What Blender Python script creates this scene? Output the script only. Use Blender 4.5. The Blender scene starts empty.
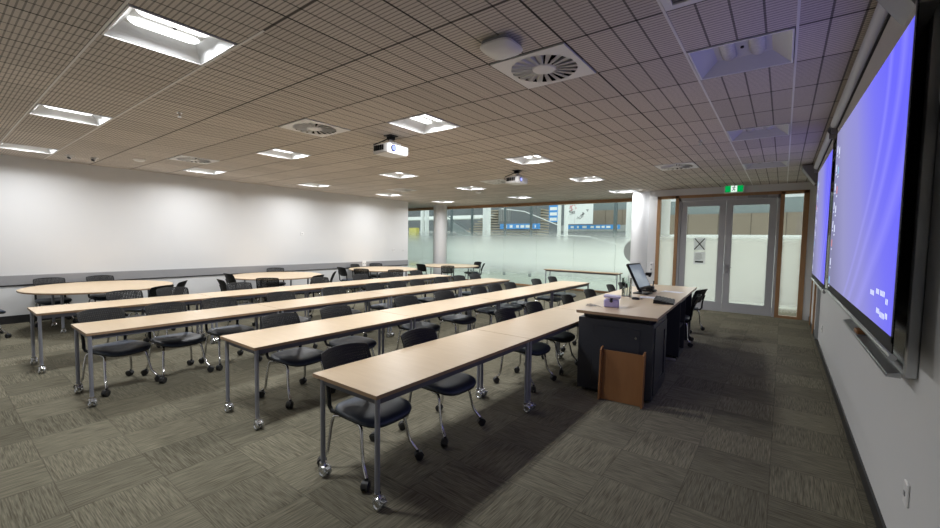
import bpy, math, random
from mathutils import Vector, Matrix
random.seed(7)
C = bpy.context.scene.collection
PI = math.pi
W_R, W_L, Y_F, Y_G, H = 0.561, -11.74, 12.33, 14.14, 3.195   # right wall, left wall, door wall, glass wall, ceiling
MX, MY, GX, GY = 0.675, 0.6825, 0.007, 0.83                    # ceiling tile module and origin

# ---------------------------------------------------------------- materials
MAT = {}
def nodes(name):
    m = bpy.data.materials.new(name); m.use_nodes = True
    nt = m.node_tree; nt.nodes.clear()
    MAT[name] = m
    return m, nt
def nd(nt, t, **kw):
    n = nt.nodes.new(t)
    for k, v in kw.items():
        if k in n.inputs and not hasattr(n, k): n.inputs[k].default_value = v
        else: setattr(n, k, v)
    return n
def lk(nt, a, b): nt.links.new(a, b)
def mth(nt, op, a, b=None, c=None, clamp=False):
    n = nt.nodes.new('ShaderNodeMath'); n.operation = op; n.use_clamp = clamp
    for i, v in enumerate((a, b, c)):
        if v is None: continue
        if isinstance(v, (int, float)): n.inputs[i].default_value = v
        else: nt.links.new(v, n.inputs[i])
    return n.outputs[0]
def mixc(nt, f, a, b):
    n = nt.nodes.new('ShaderNodeMix'); n.data_type = 'RGBA'
    for s, v in ((0, f), (6, a), (7, b)):
        if isinstance(v, (int, float)): n.inputs[s].default_value = v
        elif isinstance(v, tuple): n.inputs[s].default_value = (*v, 1)
        else: nt.links.new(v, n.inputs[s])
    return n.outputs[2]
def mat(name, col, rough=0.5, metal=0.0, spec=0.5, var=0.06, scale=8.0, bump=0.0, bscale=120.0, emit=None, estr=0.0, coat=0.0):
    m, nt = nodes(name)
    out = nd(nt, 'ShaderNodeOutputMaterial'); p = nd(nt, 'ShaderNodeBsdfPrincipled')
    lk(nt, p.outputs[0], out.inputs[0])
    tc = nd(nt, 'ShaderNodeTexCoord')
    ns = nd(nt, 'ShaderNodeTexNoise'); ns.inputs['Scale'].default_value = scale; ns.inputs['Detail'].default_value = 3
    lk(nt, tc.outputs['Object'], ns.inputs['Vector'])
    a = tuple(max(0, c * (1 - var)) for c in col); b = tuple(min(1, c * (1 + var)) for c in col)
    lk(nt, mixc(nt, ns.outputs[0], a, b), p.inputs['Base Color'])
    p.inputs['Roughness'].default_value = rough; p.inputs['Metallic'].default_value = metal
    p.inputs['Specular IOR Level'].default_value = spec
    p.inputs['Coat Weight'].default_value = coat
    if bump:
        n2 = nd(nt, 'ShaderNodeTexNoise'); n2.inputs['Scale'].default_value = bscale
        lk(nt, tc.outputs['Object'], n2.inputs['Vector'])
        bp = nd(nt, 'ShaderNodeBump'); bp.inputs['Strength'].default_value = bump; bp.inputs['Distance'].default_value = 0.003
        lk(nt, n2.outputs[0], bp.inputs['Height']); lk(nt, bp.outputs[0], p.inputs['Normal'])
    if emit:
        p.inputs['Emission Color'].default_value = (*emit, 1); p.inputs['Emission Strength'].default_value = estr
    return m
def wood(name, a, b, rough=0.4, sc=(1.5, 14, 14), spec=0.5):
    m, nt = nodes(name)
    out = nd(nt, 'ShaderNodeOutputMaterial'); p = nd(nt, 'ShaderNodeBsdfPrincipled'); lk(nt, p.outputs[0], out.inputs[0])
    tc = nd(nt, 'ShaderNodeTexCoord'); mp = nd(nt, 'ShaderNodeMapping'); mp.inputs['Scale'].default_value = sc
    lk(nt, tc.outputs['Object'], mp.inputs[0])
    ns = nd(nt, 'ShaderNodeTexNoise'); ns.inputs['Scale'].default_value = 2.5; ns.inputs['Detail'].default_value = 6
    lk(nt, mp.outputs[0], ns.inputs['Vector'])
    lk(nt, mixc(nt, ns.outputs[0], a, b), p.inputs['Base Color'])
    p.inputs['Roughness'].default_value = rough; p.inputs['Specular IOR Level'].default_value = spec
    return m
# --- carpet tiles: quarter-turned loop pile squares
def carpet():
    m, nt = nodes('carpet')
    out = nd(nt, 'ShaderNodeOutputMaterial'); p = nd(nt, 'ShaderNodeBsdfPrincipled'); lk(nt, p.outputs[0], out.inputs[0])
    tc = nd(nt, 'ShaderNodeTexCoord'); sp = nd(nt, 'ShaderNodeSeparateXYZ'); lk(nt, tc.outputs['Object'], sp.inputs[0])
    x, y = sp.outputs[0], sp.outputs[1]
    T = 0.5
    cx = mth(nt, 'FLOOR', mth(nt, 'DIVIDE', x, T)); cy = mth(nt, 'FLOOR', mth(nt, 'DIVIDE', y, T))
    par = mth(nt, 'FLOORED_MODULO', mth(nt, 'ADD', cx, cy), 2.0)
    ca = nd(nt, 'ShaderNodeCombineXYZ'); cb = nd(nt, 'ShaderNodeCombineXYZ')
    lk(nt, mth(nt, 'MULTIPLY', x, 7.0), ca.inputs[0]); lk(nt, mth(nt, 'MULTIPLY', y, 150.0), ca.inputs[1])
    lk(nt, mth(nt, 'MULTIPLY', y, 7.0), cb.inputs[0]); lk(nt, mth(nt, 'MULTIPLY', x, 150.0), cb.inputs[1])
    for c in (ca, cb): lk(nt, mth(nt, 'ADD', mth(nt, 'MULTIPLY', cx, 3.7), mth(nt, 'MULTIPLY', cy, 9.1)), c.inputs[2])
    na = nd(nt, 'ShaderNodeTexNoise'); nb = nd(nt, 'ShaderNodeTexNoise')
    for n, c in ((na, ca), (nb, cb)):
        n.inputs['Scale'].default_value = 1.0; n.inputs['Detail'].default_value = 3; lk(nt, c.outputs[0], n.inputs['Vector'])
    mx = nd(nt, 'ShaderNodeMix'); lk(nt, par, mx.inputs[0]); lk(nt, na.outputs[0], mx.inputs[2]); lk(nt, nb.outputs[0], mx.inputs[3])
    st = mth(nt, 'MULTIPLY_ADD', mth(nt, 'SUBTRACT', mx.outputs[0], 0.5), 2.6, 0.5, clamp=True)
    wn = nd(nt, 'ShaderNodeTexWhiteNoise'); wn.noise_dimensions = '2D'
    cc = nd(nt, 'ShaderNodeCombineXYZ'); lk(nt, cx, cc.inputs[0]); lk(nt, cy, cc.inputs[1]); lk(nt, cc.outputs[0], wn.inputs['Vector'])
    base = mixc(nt, st, (0.090, 0.083, 0.059), (0.218, 0.202, 0.150))
    tint = mth(nt, 'MULTIPLY_ADD', wn.outputs[0], 0.30, 0.85)
    # dark seam between the squares
    fx = mth(nt, 'ABSOLUTE', mth(nt, 'SUBTRACT', mth(nt, 'FRACT', mth(nt, 'DIVIDE', x, T)), 0.5))
    fy = mth(nt, 'ABSOLUTE', mth(nt, 'SUBTRACT', mth(nt, 'FRACT', mth(nt, 'DIVIDE', y, T)), 0.5))
    seam = mth(nt, 'GREATER_THAN', mth(nt, 'MAXIMUM', fx, fy), 0.493)
    fac = mth(nt, 'MULTIPLY', tint, mth(nt, 'MULTIPLY_ADD', seam, -0.25, 1.0))
    vm = nd(nt, 'ShaderNodeVectorMath'); vm.operation = 'SCALE'; lk(nt, base, vm.inputs[0]); lk(nt, fac, vm.inputs['Scale'])
    lk(nt, vm.outputs[0], p.inputs['Base Color'])
    p.inputs['Roughness'].default_value = 0.95; p.inputs['Specular IOR Level'].default_value = 0.1
    bp = nd(nt, 'ShaderNodeBump'); bp.inputs['Strength'].default_value = 0.5; bp.inputs['Distance'].default_value = 0.004
    lk(nt, st, bp.inputs['Height']); lk(nt, bp.outputs[0], p.inputs['Normal'])
    return m
# --- grooved acoustic ceiling tile
def ceiling_mat():
    m, nt = nodes('ceiling_tile')
    out = nd(nt, 'ShaderNodeOutputMaterial'); p = nd(nt, 'ShaderNodeBsdfPrincipled'); lk(nt, p.outputs[0], out.inputs[0])
    tc = nd(nt, 'ShaderNodeTexCoord'); sp = nd(nt, 'ShaderNodeSeparateXYZ'); lk(nt, tc.outputs['Object'], sp.inputs[0])
    u = mth(nt, 'DIVIDE', mth(nt, 'SUBTRACT', sp.outputs[0], GX), MX); v = mth(nt, 'DIVIDE', mth(nt, 'SUBTRACT', sp.outputs[1], GY), MY)
    def line(t, n, w):   # 1 in a groove of share w, n grooves per tile
        f = mth(nt, 'FRACT', mth(nt, 'ADD', mth(nt, 'MULTIPLY', t, n), 0.5))
        return mth(nt, 'LESS_THAN', mth(nt, 'ABSOLUTE', mth(nt, 'SUBTRACT', f, 0.5)), w / 2)
    strips = line(u, 4, 0.08); fine = line(v, 20, 0.30)
    gu = line(u, 1, 0.024); gv = line(v, 1, 0.034)
    wn = nd(nt, 'ShaderNodeTexWhiteNoise'); wn.noise_dimensions = '2D'
    cc = nd(nt, 'ShaderNodeCombineXYZ'); lk(nt, mth(nt, 'FLOOR', u), cc.inputs[0]); lk(nt, mth(nt, 'FLOOR', v), cc.inputs[1]); lk(nt, cc.outputs[0], wn.inputs['Vector'])
    ns = nd(nt, 'ShaderNodeTexNoise'); ns.inputs['Scale'].default_value = 60; ns.inputs['Detail'].default_value = 4; lk(nt, tc.outputs['Object'], ns.inputs['Vector'])
    base = mixc(nt, ns.outputs[0], (0.58, 0.53, 0.485), (0.74, 0.685, 0.63))
    k = mth(nt, 'MULTIPLY_ADD', wn.outputs[0], 0.16, 0.92)
    k = mth(nt, 'MULTIPLY', k, mth(nt, 'MULTIPLY_ADD', fine, -0.48, 1.0))
    k = mth(nt, 'MULTIPLY', k, mth(nt, 'MULTIPLY_ADD', strips, -0.65, 1.0))
    k = mth(nt, 'MULTIPLY', k, mth(nt, 'MULTIPLY_ADD', mth(nt, 'MAXIMUM', gu, gv), -0.72, 1.0))
    vm = nd(nt, 'ShaderNodeVectorMath'); vm.operation = 'SCALE'; lk(nt, base, vm.inputs[0]); lk(nt, k, vm.inputs['Scale'])
    lk(nt, vm.outputs[0], p.inputs['Base Color']); p.inputs['Roughness'].default_value = 0.85; p.inputs['Specular IOR Level'].default_value = 0.15
    return m
# --- glass with a graded frosted film between two heights (z of the pane's own coordinates = room height)
def glass(name, lo0, lo1, hi0, hi1, film=(0.90, 0.95, 0.915)):
    m, nt = nodes(name)
    out = nd(nt, 'ShaderNodeOutputMaterial')
    tr = nd(nt, 'ShaderNodeBsdfTransparent'); tr.inputs[0].default_value = (0.93, 0.96, 0.945, 1)
    gl = nd(nt, 'ShaderNodeBsdfGlossy'); gl.inputs['Roughness'].default_value = 0.03
    fr = nd(nt, 'ShaderNodeFresnel'); fr.inputs[0].default_value = 1.35
    clear = nd(nt, 'ShaderNodeMixShader'); lk(nt, fr.outputs[0], clear.inputs[0]); lk(nt, tr.outputs[0], clear.inputs[1]); lk(nt, gl.outputs[0], clear.inputs[2])
    if film is None:
        lk(nt, clear.outputs[0], out.inputs[0]); return m
    tc = nd(nt, 'ShaderNodeTexCoord'); sp = nd(nt, 'ShaderNodeSeparateXYZ'); lk(nt, tc.outputs['Object'], sp.inputs[0])
    def ramp(a, b):
        r = nd(nt, 'ShaderNodeMapRange'); r.interpolation_type = 'SMOOTHSTEP'; lk(nt, sp.outputs[2], r.inputs[0])
        r.inputs[1].default_value = a; r.inputs[2].default_value = b; return r.outputs[0]
    f = mth(nt, 'MULTIPLY', ramp(lo0, lo1), mth(nt, 'SUBTRACT', 1.0, ramp(hi0, hi1)))
    f = mth(nt, 'MULTIPLY', f, 0.96)
    tl = nd(nt, 'ShaderNodeBsdfTranslucent'); tl.inputs[0].default_value = (*film, 1)
    df = nd(nt, 'ShaderNodeBsdfDiffuse'); df.inputs[0].default_value = (*film, 1)
    fm = nd(nt, 'ShaderNodeMixShader'); fm.inputs[0].default_value = 0.35; lk(nt, tl.outputs[0], fm.inputs[1]); lk(nt, df.outputs[0], fm.inputs[2])
    ms = nd(nt, 'ShaderNodeMixShader'); lk(nt, f, ms.inputs[0]); lk(nt, clear.outputs[0], ms.inputs[1]); lk(nt, fm.outputs[0], ms.inputs[2])
    lk(nt, ms.outputs[0], out.inputs[0]); return m
def thin_sheet(name, col):
    m, nt = nodes(name)
    out = nd(nt, 'ShaderNodeOutputMaterial'); tl = nd(nt, 'ShaderNodeBsdfTranslucent'); df = nd(nt, 'ShaderNodeBsdfDiffuse'); mx = nd(nt, 'ShaderNodeMixShader')
    tl.inputs[0].default_value = (*col, 1); df.inputs[0].default_value = (*col, 1); mx.inputs[0].default_value = 0.55
    lk(nt, tl.outputs[0], mx.inputs[1]); lk(nt, df.outputs[0], mx.inputs[2]); lk(nt, mx.outputs[0], out.inputs[0]); return m
def emis(name, col, s):
    m, nt = nodes(name)
    out = nd(nt, 'ShaderNodeOutputMaterial'); e = nd(nt, 'ShaderNodeEmission'); e.inputs[0].default_value = (*col, 1); e.inputs[1].default_value = s
    lk(nt, e.outputs[0], out.inputs[0]); return m
# --- desktop picture thrown on a screen: glows in place of projector light, projection-angle falloff put into the lilac to violet-blue ramp, pale sweeping bands (u along the wall, v up, in object space 0..1)
def wallpaper(name, s):
    m, nt = nodes(name)
    out = nd(nt, 'ShaderNodeOutputMaterial'); e = nd(nt, 'ShaderNodeEmission'); lk(nt, e.outputs[0], out.inputs[0])
    uv = nd(nt, 'ShaderNodeUVMap'); sp = nd(nt, 'ShaderNodeSeparateXYZ'); lk(nt, uv.outputs[0], sp.inputs[0])
    u, v = sp.outputs[0], sp.outputs[1]      # u = 0 at the near end
    cr = nd(nt, 'ShaderNodeValToRGB'); el = cr.color_ramp.elements
    el[0].position = 0.0; el[0].color = (0.150, 0.140, 0.92, 1)
    el[1].position = 1.0; el[1].color = (0.23, 0.23, 0.38, 1)
    for ps, cl in ((0.17, (0.185, 0.175, 0.86, 1)), (0.40, (0.275, 0.265, 0.66, 1)), (0.70, (0.30, 0.295, 0.55, 1))):
        k = el.new(ps); k.color = cl
    t = mth(nt, 'ADD', u, mth(nt, 'MULTIPLY', mth(nt, 'SUBTRACT', 0.5, v), 0.30)); lk(nt, t, cr.inputs[0])
    tot = None
    for c, w in ((0.15, 0.034), (0.245, 0.026), (0.02, 0.055)):
        # arc: u = c + sweep*(1-v)^2
        q = mth(nt, 'SUBTRACT', 1.0, v); q = mth(nt, 'MULTIPLY', mth(nt, 'MULTIPLY', q, q), 0.42)
        d = mth(nt, 'ABSOLUTE', mth(nt, 'SUBTRACT', u, mth(nt, 'ADD', q, c - 0.10)))
        b = mth(nt, 'SUBTRACT', 1.0, mth(nt, 'DIVIDE', d, w), clamp=True)
        tot = b if tot is None else mth(nt, 'MAXIMUM', tot, b)
    col = mixc(nt, mth(nt, 'MULTIPLY', tot, 0.30), cr.outputs[0], (0.40, 0.38, 1.0))
    lk(nt, col, e.inputs[0]); e.inputs[1].default_value = s
    return m

carpet(); ceiling_mat()
mat('wall_white', (0.67, 0.675, 0.68), 0.55, var=0.015, scale=1.5)
mat('soffit', (0.60, 0.57, 0.52), 0.7, var=0.02)
mat('rail_grey', (0.30, 0.30, 0.31), 0.5, var=0.04)
mat('rail_under', (0.66, 0.67, 0.68), 0.5, var=0.02)
mat('baseboard_and_shadow', (0.022, 0.022, 0.024), 0.45)
mat('white_metal', (0.82, 0.82, 0.82), 0.4, var=0.02)
mat('bar_white', (0.78, 0.77, 0.75), 0.45, var=0.02)
mat('reflector', (0.60, 0.61, 0.61), 0.45, var=0.02)
emis('lamp_lens', (1.0, 1.0, 0.99), 2.6)
mat('lens_off', (0.62, 0.62, 0.60), 0.25, var=0.25, scale=60)
mat('dark_void', (0.012, 0.012, 0.013), 0.7)
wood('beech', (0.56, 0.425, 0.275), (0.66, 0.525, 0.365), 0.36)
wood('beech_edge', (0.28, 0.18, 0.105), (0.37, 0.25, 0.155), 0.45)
wood('timber', (0.30, 0.165, 0.075), (0.42, 0.24, 0.12), 0.45, sc=(10, 10, 1.2))
wood('tan_board', (0.24, 0.105, 0.035), (0.30, 0.14, 0.05), 0.5, sc=(9, 9, 1.5))
mat('steel_paint', (0.27, 0.28, 0.325), 0.4, metal=0.3, var=0.04)
mat('apron_paint', (0.10, 0.105, 0.13), 0.45, metal=0.2, var=0.04)
mat('chrome', (0.60, 0.60, 0.61), 0.18, metal=1.0, var=0.03)
mat('caster_clear', (0.62, 0.64, 0.66), 0.15, metal=0.75, var=0.05)
mat('caster_black', (0.010, 0.010, 0.011), 0.5)
mat('black_plastic', (0.008, 0.0082, 0.009), 0.5, spec=0.28, var=0.1)
mat('seat_vinyl', (0.030, 0.044, 0.070), 0.42, spec=0.5, var=0.12, scale=5, bump=0.12, bscale=260)
mat('charcoal', (0.030, 0.032, 0.040), 0.45, var=0.08)
mat('charcoal_groove', (0.016, 0.017, 0.022), 0.5)
mat('door_grey', (0.43, 0.435, 0.46), 0.45, var=0.03)
mat('alu', (0.46, 0.47, 0.48), 0.32, metal=0.8, var=0.05)
mat('casing_white', (0.55, 0.55, 0.57), 0.4, var=0.03)
mat('fabric_white', (0.52, 0.51, 0.50), 0.8, var=0.02)
mat('board_dark_reflection', (0.006, 0.006, 0.007), 0.12, spec=0.45)
mat('speaker_grey', (0.20, 0.195, 0.19), 0.6, var=0.08, scale=60)
mat('plastic_white', (0.78, 0.78, 0.78), 0.4, var=0.02)
mat('plastic_grey', (0.30, 0.30, 0.31), 0.4)
mat('projector_white', (0.74, 0.74, 0.74), 0.4, var=0.03)
mat('lens_glass', (0.02, 0.03, 0.16), 0.08, spec=0.8, emit=(0.25, 0.3, 1.0), estr=1.5)
emis('led_blue', (0.35, 0.55, 1.0), 6.0)
mat('lilac', (0.44, 0.40, 0.66), 0.45, var=0.06)
mat('lilac_pale', (0.56, 0.52, 0.72), 0.45, var=0.06)
mat('paper', (0.84, 0.84, 0.86), 0.7, var=0.02)
thin_sheet('notice_paper', (0.86, 0.87, 0.90))
mat('ink', (0.02, 0.02, 0.025), 0.7)
mat('ink_grey', (0.30, 0.30, 0.32), 0.7)
mat('ink_red', (0.55, 0.05, 0.06), 0.7)
mat('notice_grey', (0.70, 0.73, 0.75), 0.6)
mat('blue_card', (0.03, 0.10, 0.36), 0.6)
emis('exit_green', (0.0, 0.36, 0.075), 0.75)
emis('exit_white', (0.80, 0.95, 0.86), 0.75)
emis('icon_pale', (0.72, 0.78, 0.95), 0.9)
emis('icon_red', (0.75, 0.25, 0.22), 0.8)
emis('icon_teal', (0.25, 0.55, 0.75), 0.9)
wallpaper('wallpaper', 0.80)
mat('monitor_glass', (0.10, 0.12, 0.15), 0.08, spec=0.9, emit=(0.32, 0.38, 0.46), estr=0.35)
glass('glass_film', 0.22, 0.95, 1.25, 2.25)
glass('glass_door_film', 0.10, 0.40, 1.75, 2.02, film=(0.93, 0.96, 0.92))
glass('glass_clear', 0, 0, 0, 0, film=None)
mat('film_disc', (0.34, 0.37, 0.36), 0.6, var=0.03)
mat('atrium_floor', (0.50, 0.54, 0.44), 0.35, var=0.05, scale=2)
mat('atrium_white', (0.86, 0.87, 0.84), 0.6, var=0.03, scale=1)
mat('atrium_grey', (0.13, 0.14, 0.145), 0.6, var=0.25, scale=1.3)
mat('atrium_pale', (0.36, 0.36, 0.34), 0.6, var=0.1, scale=1.3)
mat('panel_brown', (0.245, 0.195, 0.145), 0.6, var=0.12, scale=1.1)
mat('panel_joint', (0.10, 0.08, 0.06), 0.6)
mat('stair_tan', (0.33, 0.28, 0.21), 0.6, var=0.1)
mat('stair_glass', (0.20, 0.235, 0.23), 0.2, var=0.1)
mat('steel_dark', (0.10, 0.13, 0.135), 0.5)
mat('duct_grey', (0.15, 0.16, 0.16), 0.5, var=0.15)
mat('sign_blue', (0.06, 0.30, 0.70), 0.5, var=0.1)
mat('yellow', (0.62, 0.55, 0.12), 0.6)
emis('strip_light', (1.0, 1.0, 0.97), 4.0)

# ---------------------------------------------------------------- mesh builder
class MB:
    def __init__(s): s.v = []; s.f = []; s.mi = []; s.mats = []; s.uv = {}
    def mid(s, m):
        if m not in s.mats: s.mats.append(m)
        return s.mats.index(m)
    def add(s, vs, fs, m, M=None):
        o = len(s.v); k = s.mid(m)
        for p in vs: s.v.append(tuple(M @ Vector(p)) if M is not None else tuple(p))
        for f in fs: s.f.append([i + o for i in f]); s.mi.append(k)
        return s
    def box(s, x0, y0, z0, x1, y1, z1, m, M=None, r=0.0):
        if x0 > x1: x0, x1 = x1, x0
        if y0 > y1: y0, y1 = y1, y0
        if z0 > z1: z0, z1 = z1, z0
        if r <= 0:
            vs = [(x0, y0, z0), (x1, y0, z0), (x1, y1, z0), (x0, y1, z0), (x0, y0, z1), (x1, y0, z1), (x1, y1, z1), (x0, y1, z1)]
            fs = [(0, 3, 2, 1), (4, 5, 6, 7), (0, 1, 5, 4), (1, 2, 6, 5), (2, 3, 7, 6), (3, 0, 4, 7)]
            return s.add(vs, fs, m, M)
        r = min(r, (x1 - x0) * .45, (y1 - y0) * .45, (z1 - z0) * .45)
        def ring(x0, y0, x1, y1, c, z):
            return [(x0 + c, y0, z), (x1 - c, y0, z), (x1, y0 + c, z), (x1, y1 - c, z), (x1 - c, y1, z), (x0 + c, y1, z), (x0, y1 - c, z), (x0, y0 + c, z)]
        vs = ring(x0 + r, y0 + r, x1 - r, y1 - r, r * .5, z0) + ring(x0, y0, x1, y1, r, z0 + r) + ring(x0, y0, x1, y1, r, z1 - r) + ring(x0 + r, y0 + r, x1 - r, y1 - r, r * .5, z1)
        fs = [tuple(range(7, -1, -1)), tuple(range(24, 32))]
        for k in range(3):
            for i in range(8): j = (i + 1) % 8; fs.append((k * 8 + i, k * 8 + j, k * 8 + 8 + j, k * 8 + 8 + i))
        return s.add(vs, fs, m, M)
    def prism(s, poly, z0, z1, m, M=None):
        n = len(poly)
        vs = [(x, y, z0) for x, y in poly] + [(x, y, z1) for x, y in poly]
        fs = [tuple(range(n - 1, -1, -1)), tuple(range(n, 2 * n))] + [(i, (i + 1) % n, n + (i + 1) % n, n + i) for i in range(n)]
        return s.add(vs, fs, m, M)
    def tube(s, path, r, m, n=10, M=None, cap=True):
        P = [Vector(p) for p in path]; rs = r if isinstance(r, (list, tuple)) else [r] * len(P)
        T = []
        for i in range(len(P)):
            a = P[max(0, i - 1)]; b = P[min(len(P) - 1, i + 1)]; T.append((b - a).normalized())
        up = Vector((0, 0, 1)) if abs(T[0].z) < .9 else Vector((1, 0, 0))
        N = (up - T[0] * up.dot(T[0])).normalized(); vs = []; fs = []
        for i, p in enumerate(P):
            N = (N - T[i] * N.dot(T[i])).normalized(); B = T[i].cross(N)
            for k in range(n):
                a = 2 * PI * k / n; vs.append(p + (N * math.cos(a) + B * math.sin(a)) * rs[i])
        for i in range(len(P) - 1):
            for k in range(n): l = (k + 1) % n; fs.append((i * n + k, i * n + l, (i + 1) * n + l, (i + 1) * n + k))
        if cap:
            fs.append(tuple(range(n - 1, -1, -1))); o = (len(P) - 1) * n; fs.append(tuple(range(o, o + n)))
        return s.add(vs, fs, m, M)
    def cyl(s, a, b, r, m, n=16, M=None): return s.tube([a, b], r, m, n, M)
    def lathe(s, prof, m, n=24, M=None, caps=True):
        vs = []; fs = []; k = len(prof)
        for i in range(n):
            a = 2 * PI * i / n
            for r, z in prof: vs.append((r * math.cos(a), r * math.sin(a), z))
        for i in range(n):
            j = (i + 1) % n
            for q in range(k - 1): fs.append((i * k + q, j * k + q, j * k + q + 1, i * k + q + 1))
        if caps:
            fs.append(tuple(i * k for i in range(n - 1, -1, -1))); fs.append(tuple(i * k + k - 1 for i in range(n)))
        return s.add(vs, fs, m, M)
    def torus(s, R, r, m, M=None, n=18, k=8):
        vs = []; fs = []
        for i in range(n):
            a = 2 * PI * i / n
            for j in range(k):
                b = 2 * PI * j / k; q = R + r * math.cos(b); vs.append((q * math.cos(a), q * math.sin(a), r * math.sin(b)))
        for i in range(n):
            for j in range(k): fs.append((i * k + j, ((i + 1) % n) * k + j, ((i + 1) % n) * k + (j + 1) % k, i * k + (j + 1) % k))
        return s.add(vs, fs, m, M)
    def build(s, name, parent=None, smooth=35, loc=None, rz=0.0):
        me = bpy.data.meshes.new(name); me.from_pydata(s.v, [], s.f)
        for m in s.mats: me.materials.append(MAT[m])
        me.polygons.foreach_set('material_index', s.mi)
        if s.uv:
            ul = me.uv_layers.new(name='UVMap')
            for li, l in enumerate(me.loops):
                ul.data[li].uv = s.uv.get(l.vertex_index, (0, 0))
        if smooth:
            me.polygons.foreach_set('use_smooth', [True] * len(me.polygons)); me.set_sharp_from_angle(angle=math.radians(smooth))
        me.update()
        o = bpy.data.objects.new(name, me); C.objects.link(o)
        if parent is not None: o.parent = parent
        if loc is not None: o.location = loc
        if rz: o.rotation_euler = (0, 0, rz)
        return o
def RX(a): return Matrix.Rotation(a, 4, 'X')
def RY(a): return Matrix.Rotation(a, 4, 'Y')
def RZ(a): return Matrix.Rotation(a, 4, 'Z')
def TR(x, y, z): return Matrix.Translation((x, y, z))
def tag(o, label, cat, group=None):
    o['label'] = label; o['category'] = cat
    if group: o['group'] = group
    return o
def thing(name, label, cat, loc=(0, 0, 0), rz=0.0, group=None):
    o = bpy.data.objects.new(name, None); C.objects.link(o); o.empty_display_size = 0.1
    o.location = loc; o.rotation_euler = (0, 0, rz)
    return tag(o, label, cat, group)
def struct(name, mb, parent=None, smooth=0, label=None):
    o = mb.build(name, parent, smooth)
    if parent is None: o['kind'] = 'structure'
    if label: o['label'] = label
    return o
def dup(root, loc, rz, label, group=None):
    def cp(o, par):
        c = o.copy(); C.objects.link(c)
        if par is not None: c.parent = par
        for ch in o.children: cp(ch, c)
        return c
    r = cp(root, None); r.location = loc; r.rotation_euler = (0, 0, rz); r['label'] = label
    if group: r['group'] = group
    return r
ORD = ['first', 'second', 'third', 'fourth', 'fifth', 'sixth', 'seventh', 'eighth', 'ninth', 'tenth', 'eleventh', 'twelfth']

# ---------------------------------------------------------------- the room
b = MB(); b.box(-18.0, -1.3, -0.06, W_R + .2, Y_G + 0.05, 0, 'carpet'); struct('floor', b)
lightcells = {(-6, 0), (-11, 0), (-16, 0), (-6, 4), (-11, 4), (-16, 4), (-6, 8), (-11, 8), (-16, 8), (-6, 12), (-11, 12), (-16, 12), (-6, 16), (-11, 16), (-16, 16)}
offcells = {(-1, 4), (-1, 8), (-1, 12), (-1, 0)}
diffcells = {(-3, 3), (-8, 3), (-14, 3), (-3, 11), (-9, 11), (-14, 11)}
ventcells = {(-1, 2)}
holes = lightcells | offcells | diffcells | ventcells
b = MB()
xs = [W_R + .2] + [GX - MX * k for k in range(0, 27)]
ys = [-1.3] + [GY + MY * k for k in range(-3, 20)] ; ys = sorted(set(y for y in ys if y < Y_G)) + [Y_G + .05]
for i in range(len(xs) - 1):
    for j in range(len(ys) - 1):
        cx = round(((xs[i] + xs[i + 1]) / 2 - GX) / MX - .5); cy = round(((ys[j] + ys[j + 1]) / 2 - GY) / MY - .5)
        if i > 0 and (cx, cy) in holes: continue
        x0, x1, y0, y1 = xs[i + 1], xs[i], ys[j], ys[j + 1]
        b.add([(x0, y0, H), (x0, y1, H), (x1, y1, H), (x1, y0, H)], [(0, 1, 2, 3)], 'ceiling_tile')
struct('ceiling', b)
b = MB(); b.box(-18.2, -1.5, H + .30, W_R + .4, Y_G + 0.05, H + .36, 'soffit'); struct('ceiling_slab', b)
def strip_bar(name, x0, y0, x1, y1):
    b = MB(); b.box(x0, y0, H - .004, x1, y1, H + .002, 'bar_white'); struct(name, b)
w = .008
strip_bar('trim_1', GX - w, -1.3, GX + w, Y_F); strip_bar('trim_2', GX - MX - w, -1.3, GX - MX + w, Y_F)
strip_bar('trim_3', W_L, GY - w, -2.05, GY + w); strip_bar('trim_4', W_L, GY + MY - w, -3.0, GY + MY + w)
# walls
b = MB(); b.box(W_R, -1.5, 0, W_R + .2, Y_G + .05, H + .3, 'wall_white'); struct('wall_right', b)
b = MB(); b.box(W_L - .2, -1.5, 0, W_L, 11.5, H + .3, 'wall_white'); struct('wall_left', b)
b = MB(); b.box(-18, 11.42, 0, W_L - .2, 11.5, H + .3, 'wall_white'); struct('wall_left_return', b)
b = MB(); b.box(-12, -1.5, 0, W_R + .2, -1.3, H + .3, 'wall_white'); struct('wall_back', b)
b = MB(); b.box(-18.2, 11.4, 0, -18, Y_G + .1, H + .3, 'wall_white'); struct('wall_alcove', b)
DL, DR, DH = -2.83, 0.43, 3.02         # door screen left, right, head
b = MB()
b.box(DL - .22, Y_F, 0, DL, Y_F + .18, H + .3, 'wall_white'); b.box(DL - .22, Y_F + .18, 0, DL - .04, Y_G + .05, H + .3, 'wall_white')
b.box(DL, Y_F, DH, DR, Y_F + .18, H + .3, 'wall_white'); b.box(DR, Y_F, 0, W_R, Y_F + .18, H + .3, 'wall_white')
struct('wall_front', b)
for nm, bx in (('baseboard_right', (W_R - .014, 2.0, 0, W_R, 12.33, .10)), ('baseboard_left', (W_L, -1.3, 0, W_L + .018, 11.5, .15))):
    b = MB(); b.box(*bx, 'baseboard_and_shadow'); struct(nm, b)
# dado rail on the left wall, its lower-edge shadow painted as a dark strip
b = MB(); b.box(W_L, -1.3, .735, W_L + .03, 11.5, .925, 'rail_grey', r=.006); b.box(W_L, -1.3, .715, W_L + .012, 11.5, .735, 'baseboard_and_shadow'); struct('trim_5', b)
# round columns
b = MB(); b.lathe([(.29, 0), (.29, H)], 'wall_white', 40, TR(-11.75, 13.42, 0)); struct('column_1', b, smooth=35)
b = MB(); b.lathe([(.27, 0), (.27, H)], 'wall_white', 40, TR(-3.33, 12.68, 0)); struct('column_2', b, smooth=35)
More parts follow.
